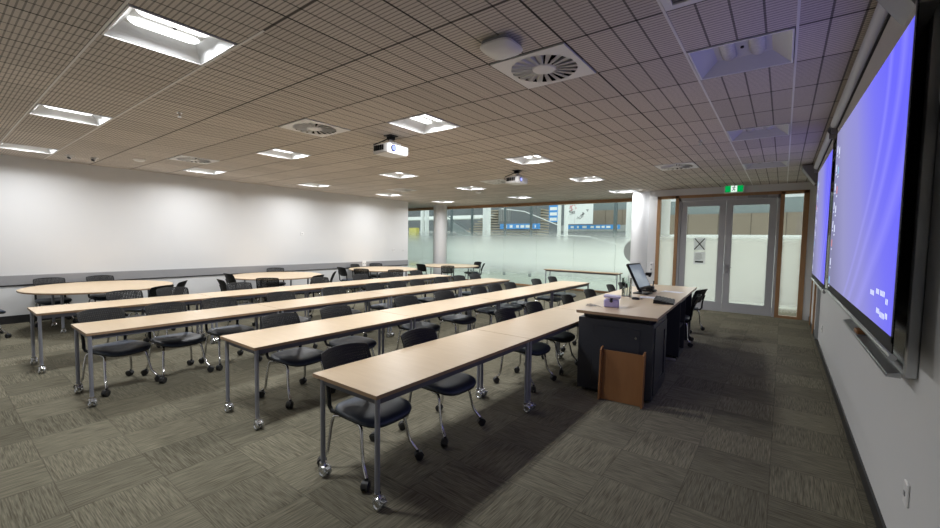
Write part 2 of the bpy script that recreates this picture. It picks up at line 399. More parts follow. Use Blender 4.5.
# glass wall: timber head and sill, one window per pane
b = MB(); b.box(-18, Y_G - .03, 3.085, DL - .2, Y_G + .10, H, 'timber'); b.box(-18, Y_G - .05, 0, DL - .2, Y_G + .08, .055, 'timber'); struct('trim_6', b)
px = -3.05
for k in range(10):
    x1 = px - 1.49 * k; x0 = x1 - 1.48
    b = MB(); b.box(x0, Y_G + .03, .055, x1, Y_G + .042, 3.09, 'glass_film'); struct('window_%d' % (k + 1), b)
# door screen: timber frame, two side lights, two grey leaves
b = MB(); yf0, yf1 = Y_F - .02, Y_F + .10
for x0, x1 in ((DL, DL + .085), (-2.37, -2.29), (-.10, -.02), (DR - .10, DR)): b.box(x0, yf0, 0, x1, yf1, DH, 'timber')
b.box(DL, yf0, DH - .075, DR, yf1, DH, 'timber')
b.box(DL + .085, yf0, 0, -2.37, yf1, .06, 'timber'); b.box(-.02, yf0, 0, DR - .10, yf1, .06, 'timber')
struct('trim_7', b)
b = MB(); b.box(DL + .085, Y_F + .03, .06, -2.37, Y_F + .04, DH - .075, 'glass_door_film'); struct('window_11', b)
b = MB(); b.box(-.02, Y_F + .03, .06, DR - .10, Y_F + .04, DH - .075, 'glass_door_film'); struct('window_12', b)
b = MB(); b.box(-2.29, Y_F, DH - .155, -.10, Y_F + .09, DH - .075, 'door_grey'); b.box(-2.29, Y_F, 0, -2.235, Y_F + .09, DH - .075, 'door_grey'); b.box(-.155, Y_F, 0, -.10, Y_F + .09, DH - .075, 'door_grey'); struct('trim_8', b)
def leaf(name, x0, x1, hinge_right):
    z1 = DH - .16; b = MB(); s = .145
    b.box(x0, Y_F + .02, .012, x0 + s, Y_F + .065, z1, 'door_grey'); b.box(x1 - s, Y_F + .02, .012, x1, Y_F + .065, z1, 'door_grey')
    b.box(x0 + s, Y_F + .02, .012, x1 - s, Y_F + .065, .25, 'door_grey'); b.box(x0 + s, Y_F + .02, z1 - .14, x1 - s, Y_F + .065, z1, 'door_grey')
    o = struct(name, b)
    b = MB(); b.box(x0 + s, Y_F + .038, .25, x1 - s, Y_F + .046, z1 - .14, 'glass_door_film'); b.build('door_glass', o)
    return o
d1 = leaf('door_1', -2.23, -1.20, False); d2 = leaf('door_2', -1.193, -.16, True)
b = MB(); b.box(-1.16, Y_F + .008, 1.02, -1.11, Y_F + .02, 1.24, 'alu'); b.tube([(-1.135, Y_F + .01, 1.15), (-1.135, Y_F - .04, 1.15), (-1.02, Y_F - .04, 1.15)], .01, 'alu', 8); b.cyl((-1.135, Y_F + .01, 1.06), (-1.135, Y_F - .006, 1.06), .018, 'alu'); b.build('handle', d2)
b = MB(); b.box(-.75, Y_F - .05, 2.885, -.35, Y_F + .02, 2.945, 'plastic_grey'); b.tube([(-.45, Y_F - .03, 2.88), (-.30, Y_F - .12, 2.88), (-.18, Y_F - .01, 2.88)], .010, 'plastic_grey', 6); b.build('door_closer', d2)
b = MB(); b.box(-1.48, Y_F - .05, 2.885, -1.0, Y_F + .0, 2.945, 'alu'); b.build('door_closer', d1)
# side door in the right wall, seen at a grazing angle
b = MB(); b.box(W_R - .03, 10.55, 0, W_R, 10.65, 2.3, 'timber'); b.box(W_R - .03, 11.62, 0, W_R, 11.72, 2.3, 'timber'); b.box(W_R - .03, 10.55, 2.2, W_R, 11.72, 2.3, 'timber'); b.box(W_R - .008, 10.65, .01, W_R, 11.62, 2.2, 'wall_white'); struct('door_3', b)

# ---------------------------------------------------------------- ceiling fittings
LAMP = bpy.data.lights.new('lamp', 'AREA'); LAMP.shape = 'RECTANGLE'; LAMP.size = .10; LAMP.size_y = .43; LAMP.energy = 18.0; LAMP.spread = math.radians(162); LAMP.color = (0.97, 0.985, 1.0)
def make_light(on):
    t = thing('ceiling_light', 'x', 'ceiling light', (0, 0, H), 0, 'lit square ceiling lights' if on else 'unlit square ceiling lights')
    hx, hy = MX / 2 - .014, MY / 2 - .014; ix, iy = hx - .012, hy - .012; tx, ty = .19, .235; d = .095
    b = MB()
    for bx in ((-hx, -hy, hx, -iy), (-hx, iy, hx, hy), (-hx, -iy, -ix, iy), (ix, -iy, hx, iy)): b.box(bx[0], bx[1], -.006, bx[2], bx[3], .004, 'white_metal')
    b.build('frame', t, 0)
    b = MB(); lo = [(-ix, -iy, 0), (ix, -iy, 0), (ix, iy, 0), (-ix, iy, 0)]; up = [(-tx, -ty, d), (tx, -ty, d), (tx, ty, d), (-tx, ty, d)]
    b.add(lo + up, [(0, 4, 5, 1), (1, 5, 6, 2), (2, 6, 7, 3), (3, 7, 4, 0), (4, 7, 6, 5)], 'reflector')
    b.box(-hx, -hy, .11, hx, hy, .114, 'reflector')
    b.build('reflector', t, 0)
    for s in (-1, 1):
        b = MB(); n = 10; L = .225; cx = s * .098; R = .052
        vs = []; fs = []
        secs = [(-L, .35), (-L + .02, .75), (-L + .05, 1), (L - .05, 1), (L - .02, .75), (L, .35)]
        for y, k in secs:
            for q in range(n + 1):
                a = PI * q / n; vs.append((cx + R * math.cos(a) * k, y, d - .002 - .032 * math.sin(a) * k))
        for i in range(len(secs) - 1):
            for q in range(n): fs.append((i * (n + 1) + q, i * (n + 1) + q + 1, (i + 1) * (n + 1) + q + 1, (i + 1) * (n + 1) + q))
        b.add(vs, fs, 'lamp_lens' if on else 'lens_off'); b.build('lamp_lens', t, 40)
        if on:
            la = LAMP; lo_ = bpy.data.objects.new('lamp', la); C.objects.link(lo_); lo_.parent = t; lo_.location = (cx, 0, d - .038)
    b = MB(); b.cyl((0, .03, d), (0, .03, d - .012), .012, 'black_plastic', 10); b.build('sensor', t)
    return t
def cell(c): return (GX + MX * (c[0] + .5), GY + MY * (c[1] + .5), H)
proto_on = make_light(True)
bank = {-6: 'bank nearest the projection screens', -11: 'middle bank', -16: 'bank beside the white wall'}
rown = {0: 'closest to the camera', 4: 'second from the camera', 8: 'third from the camera', 12: 'fourth from the camera', 16: 'last before the glass wall'}
first = True
for c in sorted(lightcells):
    p = cell(c); p = (p[0] + (.16 if c[0] == -16 else 0), p[1], p[2]) if False else p
    lab = 'lit square ceiling light, %s in the %s' % (rown[c[1]], bank[c[0]])
    if first: proto_on.location = p; proto_on['label'] = lab; first = False
    else: dup(proto_on, p, 0, lab)
proto_off = make_light(False); first = True
for c, lab in (((-1, 4), 'unlit square ceiling light above the near projection screen, the largest one showing two lamps'), ((-1, 8), 'unlit square ceiling light, second along from the camera beside the projection screens'), ((-1, 12), 'unlit square ceiling light close to the glass doors'), ((-1, 0), 'unlit square ceiling light overhead near the camera')):
    if first: proto_off.location = cell(c); proto_off['label'] = lab; first = False
    else: dup(proto_off, cell(c), 0, lab)
def make_diffuser():
    t = thing('swirl_air_diffuser', 'x', 'air vent', (0, 0, H), 0, 'square swirl air diffusers in the ceiling')
    h = MX / 2 - .010; R = .275; n = 48
    b = MB(); vs = []; fs = []
    for i in range(n):
        a = 2 * PI * i / n; c_, s_ = math.cos(a), math.sin(a); k = h / max(abs(c_), abs(s_)); vs += [(R * c_, R * s_, -.008), (k * c_, k * s_, -.008)]
    for i in range(n): j = (i + 1) % n; fs.append((2 * i, 2 * j, 2 * j + 1, 2 * i + 1))
    b.add(vs, fs, 'white_metal'); b.box(-h, -h, -.008, -h + .004, h, .004, 'white_metal'); b.box(h - .004, -h, -.008, h, h, .004, 'white_metal'); b.box(-h, -h, -.008, h, -h + .004, .004, 'white_metal'); b.box(-h, h - .004, -.008, h, h, .004, 'white_metal')
    b.build('face_plate', t, 0)
    b = MB(); b.lathe([(.0, .299), (h - .01, .299), (h - .01, -.002)], 'dark_void', 24, caps=False); b.build('plenum', t)
    b = MB(); b.lathe([(.001, -.016), (.09, -.014), (.10, -.006), (.10, .0)], 'white_metal', 24); b.build('hub', t)
    b = MB(); nb = 20
    for i in range(nb):
        a = 2 * PI * i / nb; M = RZ(a)
        b.add([(.095, -.011, -.008), (R + .003, -.030, -.008), (R + .003, .016, -.030 + .022), (.095, .007, -.008), (.095, .012, .03), (R + .003, .040, .045)], [(0, 1, 2, 3), (3, 2, 5, 4), (0, 3, 2, 1)], 'white_metal', M)
    b.build('blades', t, 0)
    return t
pd = make_diffuser(); first = True
for c, lab in (((-3, 3), 'large square swirl air diffuser near the camera beside the domed access point'), ((-8, 3), 'square swirl air diffuser left of the near ceiling projector'), ((-14, 3), 'square swirl air diffuser nearest the long white wall at the left'), ((-3, 11), 'square swirl air diffuser in front of the glass doors'), ((-9, 11), 'square swirl air diffuser behind the far ceiling projector'), ((-14, 11), 'square swirl air diffuser far off near the end of the white wall')):
    if first: pd.location = cell(c); pd['label'] = lab; first = False
    else: dup(pd, cell(c), 0, lab)
t = thing('ceiling_vent', 'white framed square return vent with dark inside, cut by the photo top edge', 'air vent', cell((-1, 2)))
b = MB(); h = MX / 2 - .012
for bx in ((-h, -h, h, -h + .05), (-h, h - .05, h, h), (-h, -h + .05, -h + .05, h - .05), (h - .05, -h + .05, h, h - .05)): b.box(bx[0], bx[1], -.008, bx[2], bx[3], .004, 'white_metal')
b.build('frame', t, 0)
b = MB(); b.box(-h, -h, .06, h, h, .064, 'dark_void')
for k in range(9): y = -.24 + k * .06; b.box(-h + .05, y, .0, h - .05, y + .012, .03, 'plastic_grey')
b.build('grille', t, 0)
# wireless access point
t = thing('access_point', 'white rounded square wireless access point with a blue light on the ceiling', 'access point', (-1.72, 2.62, H), RZ(0).to_euler().z)
b = MB(); b.box(-.11, -.11, -.032, .11, .11, -.0, 'plastic_grey', r=.01); b.build('mount', t)
b = MB()
vs = []; fs = []; n = 32
secs = [(.075, -.033), (.128, -.036), (.135, -.052), (.118, -.072), (.06, -.084), (.001, -.086)]
for r, z in secs:
    for i in range(n):
        a = 2 * PI * i / n; c_, s_ = math.cos(a), math.sin(a); e = 2 / 4.0
        vs.append((r * math.copysign(abs(c_) ** e, c_), r * math.copysign(abs(s_) ** e, s_), z))
for k in range(len(secs) - 1):
    for i in range(n): j = (i + 1) % n; fs.append((k * n + i, k * n + j, (k + 1) * n + j, (k + 1) * n + i))
b.add(vs, fs, 'plastic_white'); b.build('cover', t, 50)
b = MB(); b.lathe([(.006, -.004), (.004, .0)], 'led_blue', 10, TR(.05, -.055, -.078)); b.build('indicator_light', t)
def detector(x, y, label, r=.055, dark=False):
    b = MB(); b.lathe([(r, 0), (r, -.018), (r * .85, -.032), (r * .6, -.045), (.001, -.048)], 'plastic_white', 20)
    b.lathe([(r * .62, -.034), (r * .66, -.040), (r * .62, -.044)], 'plastic_grey', 20, caps=False)
    return tag(b.build('smoke_detector', None, 40, (x, y, H)), label, 'smoke detector')
detector(-9.97, 2.59, 'round white smoke detector on the ceiling near the long white wall', .10)
detector(-7.42, 10.2, 'round white smoke detector on the ceiling between lights near the glass wall', .085)
def sprinkler(x, y, label):
    b = MB(); b.lathe([(.032, 0), (.030, -.006), (.012, -.008), (.010, -.03), (.004, -.032)], 'chrome', 14); b.lathe([(.022, -.048), (.022, -.050)], 'chrome', 14); b.cyl((0, 0, -.03), (0, 0, -.05), .004, 'chrome', 8)
    return tag(b.build('sprinkler_head', None, 40, (x, y, H + .003)), label, 'sprinkler')
sprinkler(-5.81, 1.91, 'small chrome ceiling sprinkler between the near diffusers at the left')
sprinkler(-5.84, 6.6, 'small chrome ceiling sprinkler between the two projectors')
sprinkler(-1.07, 10.2, 'small chrome ceiling sprinkler above the glass doors')
sprinkler(-1.01, 6.71, 'small chrome ceiling sprinkler in the bluish ceiling by the screens')
def spot(x, y, label):
    t = thing('ceiling_spotlight', label, 'ceiling spotlight', (x, y, H), 0, 'small ceiling spotlights')
    b = MB(); b.lathe([(.06, 0), (.06, -.012), (.045, -.014)], 'white_metal', 20); b.build('ring', t)
    b = MB(); b.tube([(0, 0, -.01), (.03, -.03, -.06)], [.04, .036], 'plastic_white', 14); b.cyl((.03, -.03, -.06), (.031, -.031, -.062), .03, 'black_plastic', 14); b.build('head', t)
spot(-10.61, 1.73, 'small white ceiling spotlight, the one nearer the lit panel by the wall')
spot(-10.55, 2.05, 'small white ceiling spotlight, the one nearer the smoke detector by the wall')
# projectors
def make_projector():
    t = thing('ceiling_projector', 'x', 'projector', (0, 0, 0), 0, 'white projectors hung from the ceiling')
    b = MB(); b.box(-.07, -.07, H - .012, .07, .07, H, 'black_plastic'); b.box(-.045, -.045, H - .06, .045, .045, H - .012, 'black_plastic', r=.008); b.build('ceiling_plate', t)
    b = MB(); b.cyl((0, 0, H - .06), (0, 0, 3.09), .022, 'projector_white', 14)
    b.box(-.07, -.06, 3.075, .07, .06, 3.10, 'projector_white', r=.006)
    for a in ((.09, .10), (-.09, .10), (.09, -.10), (-.09, -.10)): b.tube([(a[0] * .5, a[1] * .5, 3.085), (a[0], a[1], 3.075), (a[0], a[1], 3.04)], .009, 'projector_white', 8)
    b.build('mount_arm', t)
    b = MB(); poly = [(-.15, -.19), (.12, -.205), (.15, -.19), (.15, .19), (.12, .205), (-.15, .19), (-.165, .10), (-.165, -.10)]
    b.prism(poly, 2.935, 3.045, 'projector_white'); b.prism([(x * .93, y * .95) for x, y in poly], 2.922, 2.935, 'projector_white'); b.build('body', t)
    b = MB()
    for k in range(5): x = -.12 + k * .042; b.box(x, -.2085, 2.96, x + .028, -.19, 3.03, 'black_plastic')
    b.build('vent_grille', t, 0)
    b = MB(); b.cyl((.145, -.09, 2.99), (.162, -.09, 2.99), .044, 'black_plastic', 20); b.cyl((.160, -.09, 2.99), (.166, -.09, 2.99), .033, 'lens_glass', 20); b.build('lens', t)
    b = MB(); b.tube([(-.02, -.02, H - .04), (-.10, -.10, 3.10), (-.18, -.16, 3.06), (-.20, -.14, 3.01), (-.165, -.1, 2.99)], .008, 'black_plastic', 8); b.build('cable', t)
    return t
pj = make_projector(); pj.location = (-4.50, 4.06, 0); pj['label'] = 'white ceiling projector on a dark mount, the nearer and larger one'
dup(pj, (-4.48, 7.5, 0), 0, 'white ceiling projector, the farther and smaller one before the glass wall')

# ---------------------------------------------------------------- right wall: screens, boards, speakers
def screen(y0, y1, zt0, zt1, zb, label, icons):
    t = thing('projection_screen', label, 'projection screen', (0.40, y0, 0), 0, 'pull-down projection screens')
    L = y1 - y0; x = 0.02
    b = MB(); b.cyl((.005, -.10, 3.10), (.005, L + .08, 3.10), .048, 'casing_white', 24); b.box(.008, -.09, 3.035, .03, L + .07, 3.08, 'dark_void'); b.build('casing', t)  # dark strip paints the shadow gap between tube and fabric
    for yy in (-.12, L + .08):
        b = MB(); b.cyl((.005, yy, 3.10), (.005, yy + .02, 3.10), .053, 'plastic_grey', 24); b.box(-.03, yy, 3.0, W_R - .40, yy + .02, 3.12, 'plastic_grey'); b.build('end_bracket', t)
    b = MB(); b.box(x, -.035, zb - .03, x + .004, L + .035, 3.10, 'fabric_white'); f = b.build('screen_fabric', t, 0)
    b = MB(); b.box(x - .001, -.035, zb - .03, x + .0045, -.004, 3.02, 'dark_void'); b.box(x - .001, L + .004, zb - .03, x + .0045, L + .035, 3.02, 'dark_void'); b.box(x - .001, -.035, zb - .075, x + .0045, L + .035, zb, 'dark_void'); b.build('border', f, 0)
    b = MB(); xx = x - .002
    b.add([(xx, 0, zb), (xx, L, zb), (xx, L, zt1), (xx, 0, zt0)], [(0, 1, 2, 3)], 'wallpaper')
    b.uv = {0: (0, 0), 1: (1, 0), 2: (1, 1), 3: (0, 1)}
    rnd = random.Random(int(L * 100)); xi = x - .003
    for col in range(2):
        for k in range(8):
            if col == 1 and k > 4: continue
            yy = L - .13 - col * .20; zz = zt1 - .16 - k * .20 - .05 * col
            m = rnd.choice(['icon_pale', 'icon_pale', 'icon_teal', 'icon_red'])
            b.add([(xi, yy, zz), (xi, yy - .075, zz), (xi, yy - .075, zz - .075), (xi, yy, zz - .075)], [(0, 3, 2, 1)], m)
            b.add([(xi, yy + .01, zz - .095), (xi, yy - .085, zz - .095), (xi, yy - .085, zz - .11), (xi, yy + .01, zz - .11)], [(0, 3, 2, 1)], 'icon_pale')
    if icons:
        for yy, zz, wd in ((.62, .17, .10), (.44, .19, .07), (.32, .19, .10), (.17, .16, .04), (.40, .09, .06), (.30, .08, .10), (.16, .09, .04)):
            for q in range(int(wd / .03) + 1): b.add([(xi, yy - q * .032, zb + zz), (xi, yy - q * .032 - .02, zb + zz), (xi, yy - q * .032 - .02, zb + zz - .028), (xi, yy - q * .032, zb + zz - .028)], [(0, 3, 2, 1)], 'icon_pale')
    o = b.build('projected_picture', f, 0)
    b = MB(); b.cyl((x + .002, -.05, zb - .088), (x + .002, L + .05, zb - .088), .015, 'alu', 14); b.build('bottom_bar', t)
    return t
screen(2.70, 6.12, 2.77, 2.97, 1.325, 'large pull-down projection screen showing a violet-blue desktop picture, the nearer one', True)
screen(6.62, 9.30, 2.90, 2.98, 1.265, 'pull-down projection screen beyond the larger one, closest to the glass doors', False)
t = thing('wall_board', 'glossy framed whiteboard with a painted dark reflection, on the right wall behind the projection screens', 'board', (W_R, 2.93, 0))
b = MB(); b.box(-.035, .03, 1.12, -.004, 6.5, 2.98, 'board_dark_reflection'); b.build('panel', t, 0)  # near-black colour paints the dark reflection on a whiteboard
b = MB(); b.box(-.05, 0, 1.09, 0, .035, 3.02, 'alu', r=.006); b.box(-.05, 6.49, .10, 0, 6.53, 3.02, 'alu', r=.006); b.box(-.05, .03, 1.09, 0, 6.5, 1.125, 'alu', r=.006); b.box(-.05, .03, 2.98, 0, 6.5, 3.02, 'alu', r=.006); b.build('frame', t)
b = MB(); b.prism([(-.105, .0), (-.105, .012), (-.10, .016), (-.05, .03), (-.05, .0)], 0, 1.95, 'alu', TR(0, .06, 1.07) @ Matrix(((1, 0, 0, 0), (0, 0, 1, 0), (0, 1, 0, 0), (0, 0, 0, 1)))); b.build('pen_tray', t, 0)
t = thing('board_eraser', 'wooden board eraser lying on the pen tray of the whiteboard', 'eraser', (W_R - .079, 4.15, 1.091))
b = MB(); b.box(-.028, -.075, .012, .028, .075, .040, 'tan_board', r=.006); b.build('grip', t)
b = MB(); b.box(-.028, -.075, 0, .028, .075, .012, 'ink_grey'); b.build('felt', t)
b = MB(); b.lathe([(.001, 0), (.10, .0), (.12, .02), (.12, .05)], 'plastic_white', 28, TR(W_R - .05, 2.60, 2.42) @ RY(PI / 2)); tag(b.build('wall_speaker', None), 'round white wall fitting at the photo right edge beside the whiteboard', 'wall fitting')
b = MB(); b.box(W_R - .006, 2.0, 1.45, W_R, 2.59, 1.68, 'blue_card'); tag(b.build('blue_notice', None, 0), 'small blue card on the right wall, cut by the photo edge', 'notice')
def wedge(y0, y1, x0, z1, label):
    t = thing('wall_loudspeaker', label, 'loudspeaker', (0, y0, 0), 0, 'grey wedge loudspeakers on the right wall')
    b = MB(); L = y1 - y0
    prof = [(W_R - .06, z1), (x0, z1), (x0 + .02, z1 - .05), (x0 + .20, z1 - .33), (W_R - .06, z1 - .33)]
    b.prism(prof, 0, L, 'speaker_grey', Matrix(((1, 0, 0, 0), (0, 0, 1, 0), (0, 1, 0, 0), (0, 0, 0, 1)))); b.build('cabinet', t, 20)
    b = MB(); b.box(W_R - .06, L * .3, z1 - .25, W_R, L * .7, z1 - .08, 'black_plastic'); b.build('bracket', t)
    b = MB(); a = Vector((x0 + .02, 0, z1 - .05)); c = Vector((x0 + .20, 0, z1 - .33)); nrm = Vector((-.28, 0, -.18)).normalized() * .006
    b.add([a + nrm + Vector((0, .02, 0)), c + nrm + Vector((0, .02, 0)), c + nrm + Vector((0, L - .02, 0)), a + nrm + Vector((0, L - .02, 0)), a + Vector((0, .02, 0)), c + Vector((0, .02, 0)), c + Vector((0, L - .02, 0)), a + Vector((0, L - .02, 0))], [(0, 1, 2, 3), (0, 4, 5, 1), (1, 5, 6, 2), (2, 6, 7, 3), (3, 7, 4, 0)], 'plastic_grey'); b.build('grille', t, 0)
wedge(9.55, 9.95, .20, 3.17, 'grey wedge loudspeaker at the far end of the roller screens by the doors')
wedge(2.70, 2.98, .23, 3.15, 'grey wedge loudspeaker at the near end of the roller screens, cut by the photo edge')
def plate(x, y, z, w, h, nrm, name, label, cat, sockets=2):
    b = MB(); d = .012
    if nrm == '-x': b.box(x - d, y - w / 2, z - h / 2, x, y + w / 2, z + h / 2, 'plastic_white', r=.004); [b.box(x - d - .004, y - .012, z - h / 2 + h * (k + .5) / sockets - .012, x - d, y + .012, z - h / 2 + h * (k + .5) / sockets + .012, 'plastic_grey') for k in range(sockets)]
    if nrm == '+x': b.box(x, y - w / 2, z - h / 2, x + d, y + w / 2, z + h / 2, 'plastic_white', r=.004); [b.box(x + d, y - w / 2 + w * (k + .5) / sockets - .014, z - .014, x + d + .004, y - w / 2 + w * (k + .5) / sockets + .014, z + .014, 'ink_grey') for k in range(sockets)]
    if nrm == '-y': b.box(x - w / 2, y - d, z - h / 2, x + w / 2, y, z + h / 2, 'plastic_white', r=.004); [b.box(x - .02, y - d - .004, z - h / 2 + h * (k + .5) / sockets - .02, x + .02, y - d, z - h / 2 + h * (k + .5) / sockets + .02, 'ink_grey') for k in range(sockets)]
    return tag(b.build(name, None, 0), label, cat)
plate(W_R, 2.95, .50, .075, .12, '-x', 'wall_outlet', 'white power outlet low on the right wall near the camera', 'outlet', 1)
plate(W_R, 8.6, .42, .075, .12, '-x', 'wall_outlet', 'white power outlet low on the right wall beneath the far screen', 'outlet', 1)
plate(-2.925, Y_F, 1.07, .085, .27, '-y', 'light_switch', 'white double light switch plate left of the glass doors', 'light switch', 2)
plate(W_L, 10.75, 1.32, .11, .12, '+x', 'control_panel', 'small dark-buttoned control plate near the end of the white wall', 'control panel', 2)
plate(W_L, 11.25, 1.30, .07, .07, '+x', 'light_switch', 'tiny white switch at the very end of the white wall', 'light switch', 1)
plate(W_L, 7.02, 1.85, .10, .10, '+x', 'thermostat', 'small white thermostat on the white wall above the second round table', 'thermostat', 1)
plate(W_L + .03, 9.35, .86, .16, .20, '+x', 'wall_outlet', 'white power outlet on the grey rail behind the third round table', 'outlet', 2)

# exit sign, door notices
t = thing('exit_sign', 'green exit sign with a white running figure above the glass doors', 'exit sign', (-1.045, Y_F - .06, 3.015)); t.scale = (1.0, 1.0, 1.15)
b = MB(); b.box(-.215, -.03, 0, .215, .03, .20, 'plastic_white', r=.01); b.box(-.03, .03, .06, .03, .06, .14, 'plastic_white'); b.build('housing', t)
b = MB(); b.box(-.19, -.034, .022, -.066, -.030, .178, 'exit_green'); b.box(.066, -.034, .022, .19, -.030, .178, 'exit_green'); b.box(-.066, -.034, .022, .066, -.030, .178, 'exit_white'); pn = b.build('panel', t, 0)
b = MB(); yy = -.038
b.cyl((.012, yy, .150), (.012, yy + .004, .150), .011, 'ink', 12)
for a, c, r in (((.006, .135), (-.006, .092), .009), ((-.006, .092), (.022, .072), .007), ((.022, .072), (.014, .040), .006), ((-.006, .092), (-.018, .062), .007), ((-.018, .062), (-.042, .055), .006), ((.004, .130), (.030, .112), .005), ((.004, .130), (-.026, .122), .005), ((-.026, .122), (-.036, .100), .005)):
    b.tube([(a[0], yy + .002, a[1]), (c[0], yy + .002, c[1])], r, 'ink', 8)
b.build('running_figure', pn)
t = thing('door_notice', 'grey notice with a black cross on the left glass door', 'notice', (-1.76, Y_F + .034, 1.57))
b = MB(); b.add([(-.135, 0, 0), (.135, 0, 0), (.135, 0, .33), (-.135, 0, .33)], [(0, 1, 2, 3)], 'notice_paper'); b.build('sheet', t, 0)
b = MB()
for s in (-1, 1): b.box(-.19, -.0055, -.011, .19, -.004, .011, 'ink', TR(0, 0, .165) @ RY(s * math.atan2(.30, .24)))
b.build('cross', t, 0)
t = thing('door_notice', 'white printed notice below the crossed sign on the left glass door', 'notice', (-1.75, Y_F + .034, 1.20))
b = MB(); b.add([(-.135, 0, 0), (.135, 0, 0), (.135, 0, .33), (-.135, 0, .33)], [(0, 1, 2, 3)], 'notice_paper'); b.build('sheet', t, 0)
b = MB(); rnd = random.Random(3)
for k in range(6): b.box(-.10, -.0055, .27 - k * .028, -.10 + rnd.uniform(.12, .20), -.004, .278 - k * .028, 'ink_grey')
b.box(-.10, -.0055, .045, .09, -.004, .085, 'ink'); b.build('print', t, 0)
b = MB(); b.cyl((0, -.004, 0), (0, .004, 0), .39, 'film_disc', 48); tag(b.build('film_disc', None, 35, (-3.86, Y_G + .02, 1.46)), 'grey round film disc on the glass wall beside the right column', 'disc')

# ---------------------------------------------------------------- tables
def table_caster(M=None):
    b = MB()
    b.cyl((0, 0, .098), (0, 0, .072), .025, 'chrome', 14); b.box(-.022, -.024, .060, .040, .024, .080, 'chrome', r=.007)
    for s in (-1, 1):
        W = TR(.024, s * .021, .042) @ RX(PI / 2)
        b.torus(.030, .012, 'caster_clear', W, 18, 7); b.cyl((0, 0, -.006), (0, 0, .006), .020, 'chrome', 12, W)
    b.cyl((.024, -.026, .042), (.024, .026, .042), .008, 'chrome', 8); b.box(.038, -.016, .064, .084, .016, .074, 'caster_clear', r=.003)
    return b
CAST = {}
def add_caster(kind, leg, x, y, rz):
    if kind not in CAST:
        o = (table_caster() if kind == 'table' else chair_caster()).build('caster', leg, 40); CAST[kind] = o.data
    else:
        o = bpy.data.objects.new('caster', CAST[kind]); C.objects.link(o); o.parent = leg
    o.location = (x, y, 0); o.rotation_euler = (0, 0, rz)
TL, TD, TZ = 2.0, .71, .75
def make_table():
    t = thing('training_table', 'x', 'table', (0, 0, 0), 0, 'long beech tables in rows')   # origin at the near end, middle of the width; runs along +y
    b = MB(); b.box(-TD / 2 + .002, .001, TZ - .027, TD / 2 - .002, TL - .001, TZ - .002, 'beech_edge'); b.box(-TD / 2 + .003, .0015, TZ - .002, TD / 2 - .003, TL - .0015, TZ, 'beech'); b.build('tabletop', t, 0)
    b = MB()
    for x in (-.28, .305): b.box(x, .05, TZ - .072, x + .025, TL - .05, TZ - .027, 'apron_paint')
    for y in (.03, TL - .055): b.box(-.27, y, TZ - .072, .33, y + .025, TZ - .027, 'apron_paint')
    b.build('frame_rail', t, 0)
    for i, (x, y) in enumerate(((-.27, .03), (.33, .03), (-.27, TL - .03), (.33, TL - .03))):
        b = MB(); b.cyl((x, y, .088), (x, y, TZ - .027), .0175, 'steel_paint', 16); l = b.build('leg', t)
        add_caster('table', l, x, y, (0, -.05, .05, 0)[i])
    return t
rowsT = [(-2.352, 1.692, 'nearest row'), (-4.07, 1.755, 'second row'), (-5.84, .955, 'third row'), (-7.64, .82, 'farthest row')]
tnames = ['near-end table', 'second table', 'third table', 'far-end table']
pt = None
for x, y, rn in rowsT:
    for k in range(4):
        lab = 'long beech table on steel legs, %s of the %s' % (tnames[k], rn)
        loc = (x, y + k * (TL + .005), 0)
        if pt is None: pt = make_table(); pt.location = loc; pt['label'] = lab
        else: dup(pt, loc, 0, lab)
# round tables
def make_round():
    t = thing('round_table', 'x', 'table', (0, 0, 0), 0, 'round beech tables along the white wall'); R = 1.11
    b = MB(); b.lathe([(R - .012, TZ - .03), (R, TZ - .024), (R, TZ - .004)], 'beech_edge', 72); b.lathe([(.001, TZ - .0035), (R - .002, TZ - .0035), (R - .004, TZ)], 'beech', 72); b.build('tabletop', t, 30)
    b = MB(); b.box(-.55, -.30, TZ - .07, .55, -.275, TZ - .03, 'apron_paint'); b.box(-.55, .275, TZ - .07, .55, .30, TZ - .03, 'apron_paint'); b.box(-.43, -.30, TZ - .07, -.405, .30, TZ - .03, 'apron_paint'); b.box(.405, -.30, TZ - .07, .43, .30, TZ - .03, 'apron_paint'); b.build('frame_rail', t, 0)
    for i, (x, y) in enumerate(((-.42, -.62), (.42, -.62), (-.42, .62), (.42, .62))):
        b = MB(); b.tube([(x, y, .066), (x, y, TZ - .03)], .021, 'steel_paint', 16); b.box(x - .02, min(y, y * .5), TZ - .065, x + .02, max(y, y * .5), TZ - .03, 'apron_paint'); l = b.build('leg', t)
        add_caster('table', l, x, y, (0, -.05, .05, 0)[i])
    return t
RT = [(-10.38, 2.06), (-10.45, 5.54), (-10.52, 9.2), (-10.25, 12.3)]
rl = ['round beech table nearest the camera by the white wall', 'round beech table, second along the white wall from the camera', 'round beech table by the far end of the white wall', 'round beech table standing in front of the round column']
prt = make_round(); prt.location = (*RT[0], 0); prt['label'] = rl[0]
for k in range(1, 4): dup(prt, (*RT[k], 0), 0, rl[k])
# narrow bench table by the glass wall
t = thing('side_table', 'narrow pale-topped table standing against the frosted glass wall', 'table', (-5.52, 13.72, 0))
b = MB(); b.box(-1.33, -.22, .71, 1.33, .22, .735, 'beech_edge'); b.box(-1.329, -.219, .735, 1.329, .219, .737, 'beech'); b.build('tabletop', t, 0)
b = MB(); b.box(-1.25, -.18, .665, 1.25, -.16, .71, 'apron_paint'); b.box(-1.25, .16, .665, 1.25, .18, .71, 'apron_paint'); b.build('frame_rail', t, 0)
for x in (-1.27, 1.27):
    for y in (-.17, .17): b = MB(); b.cyl((x, y, 0), (x, y, .71), .018, 'steel_paint', 12); b.build('leg', t)

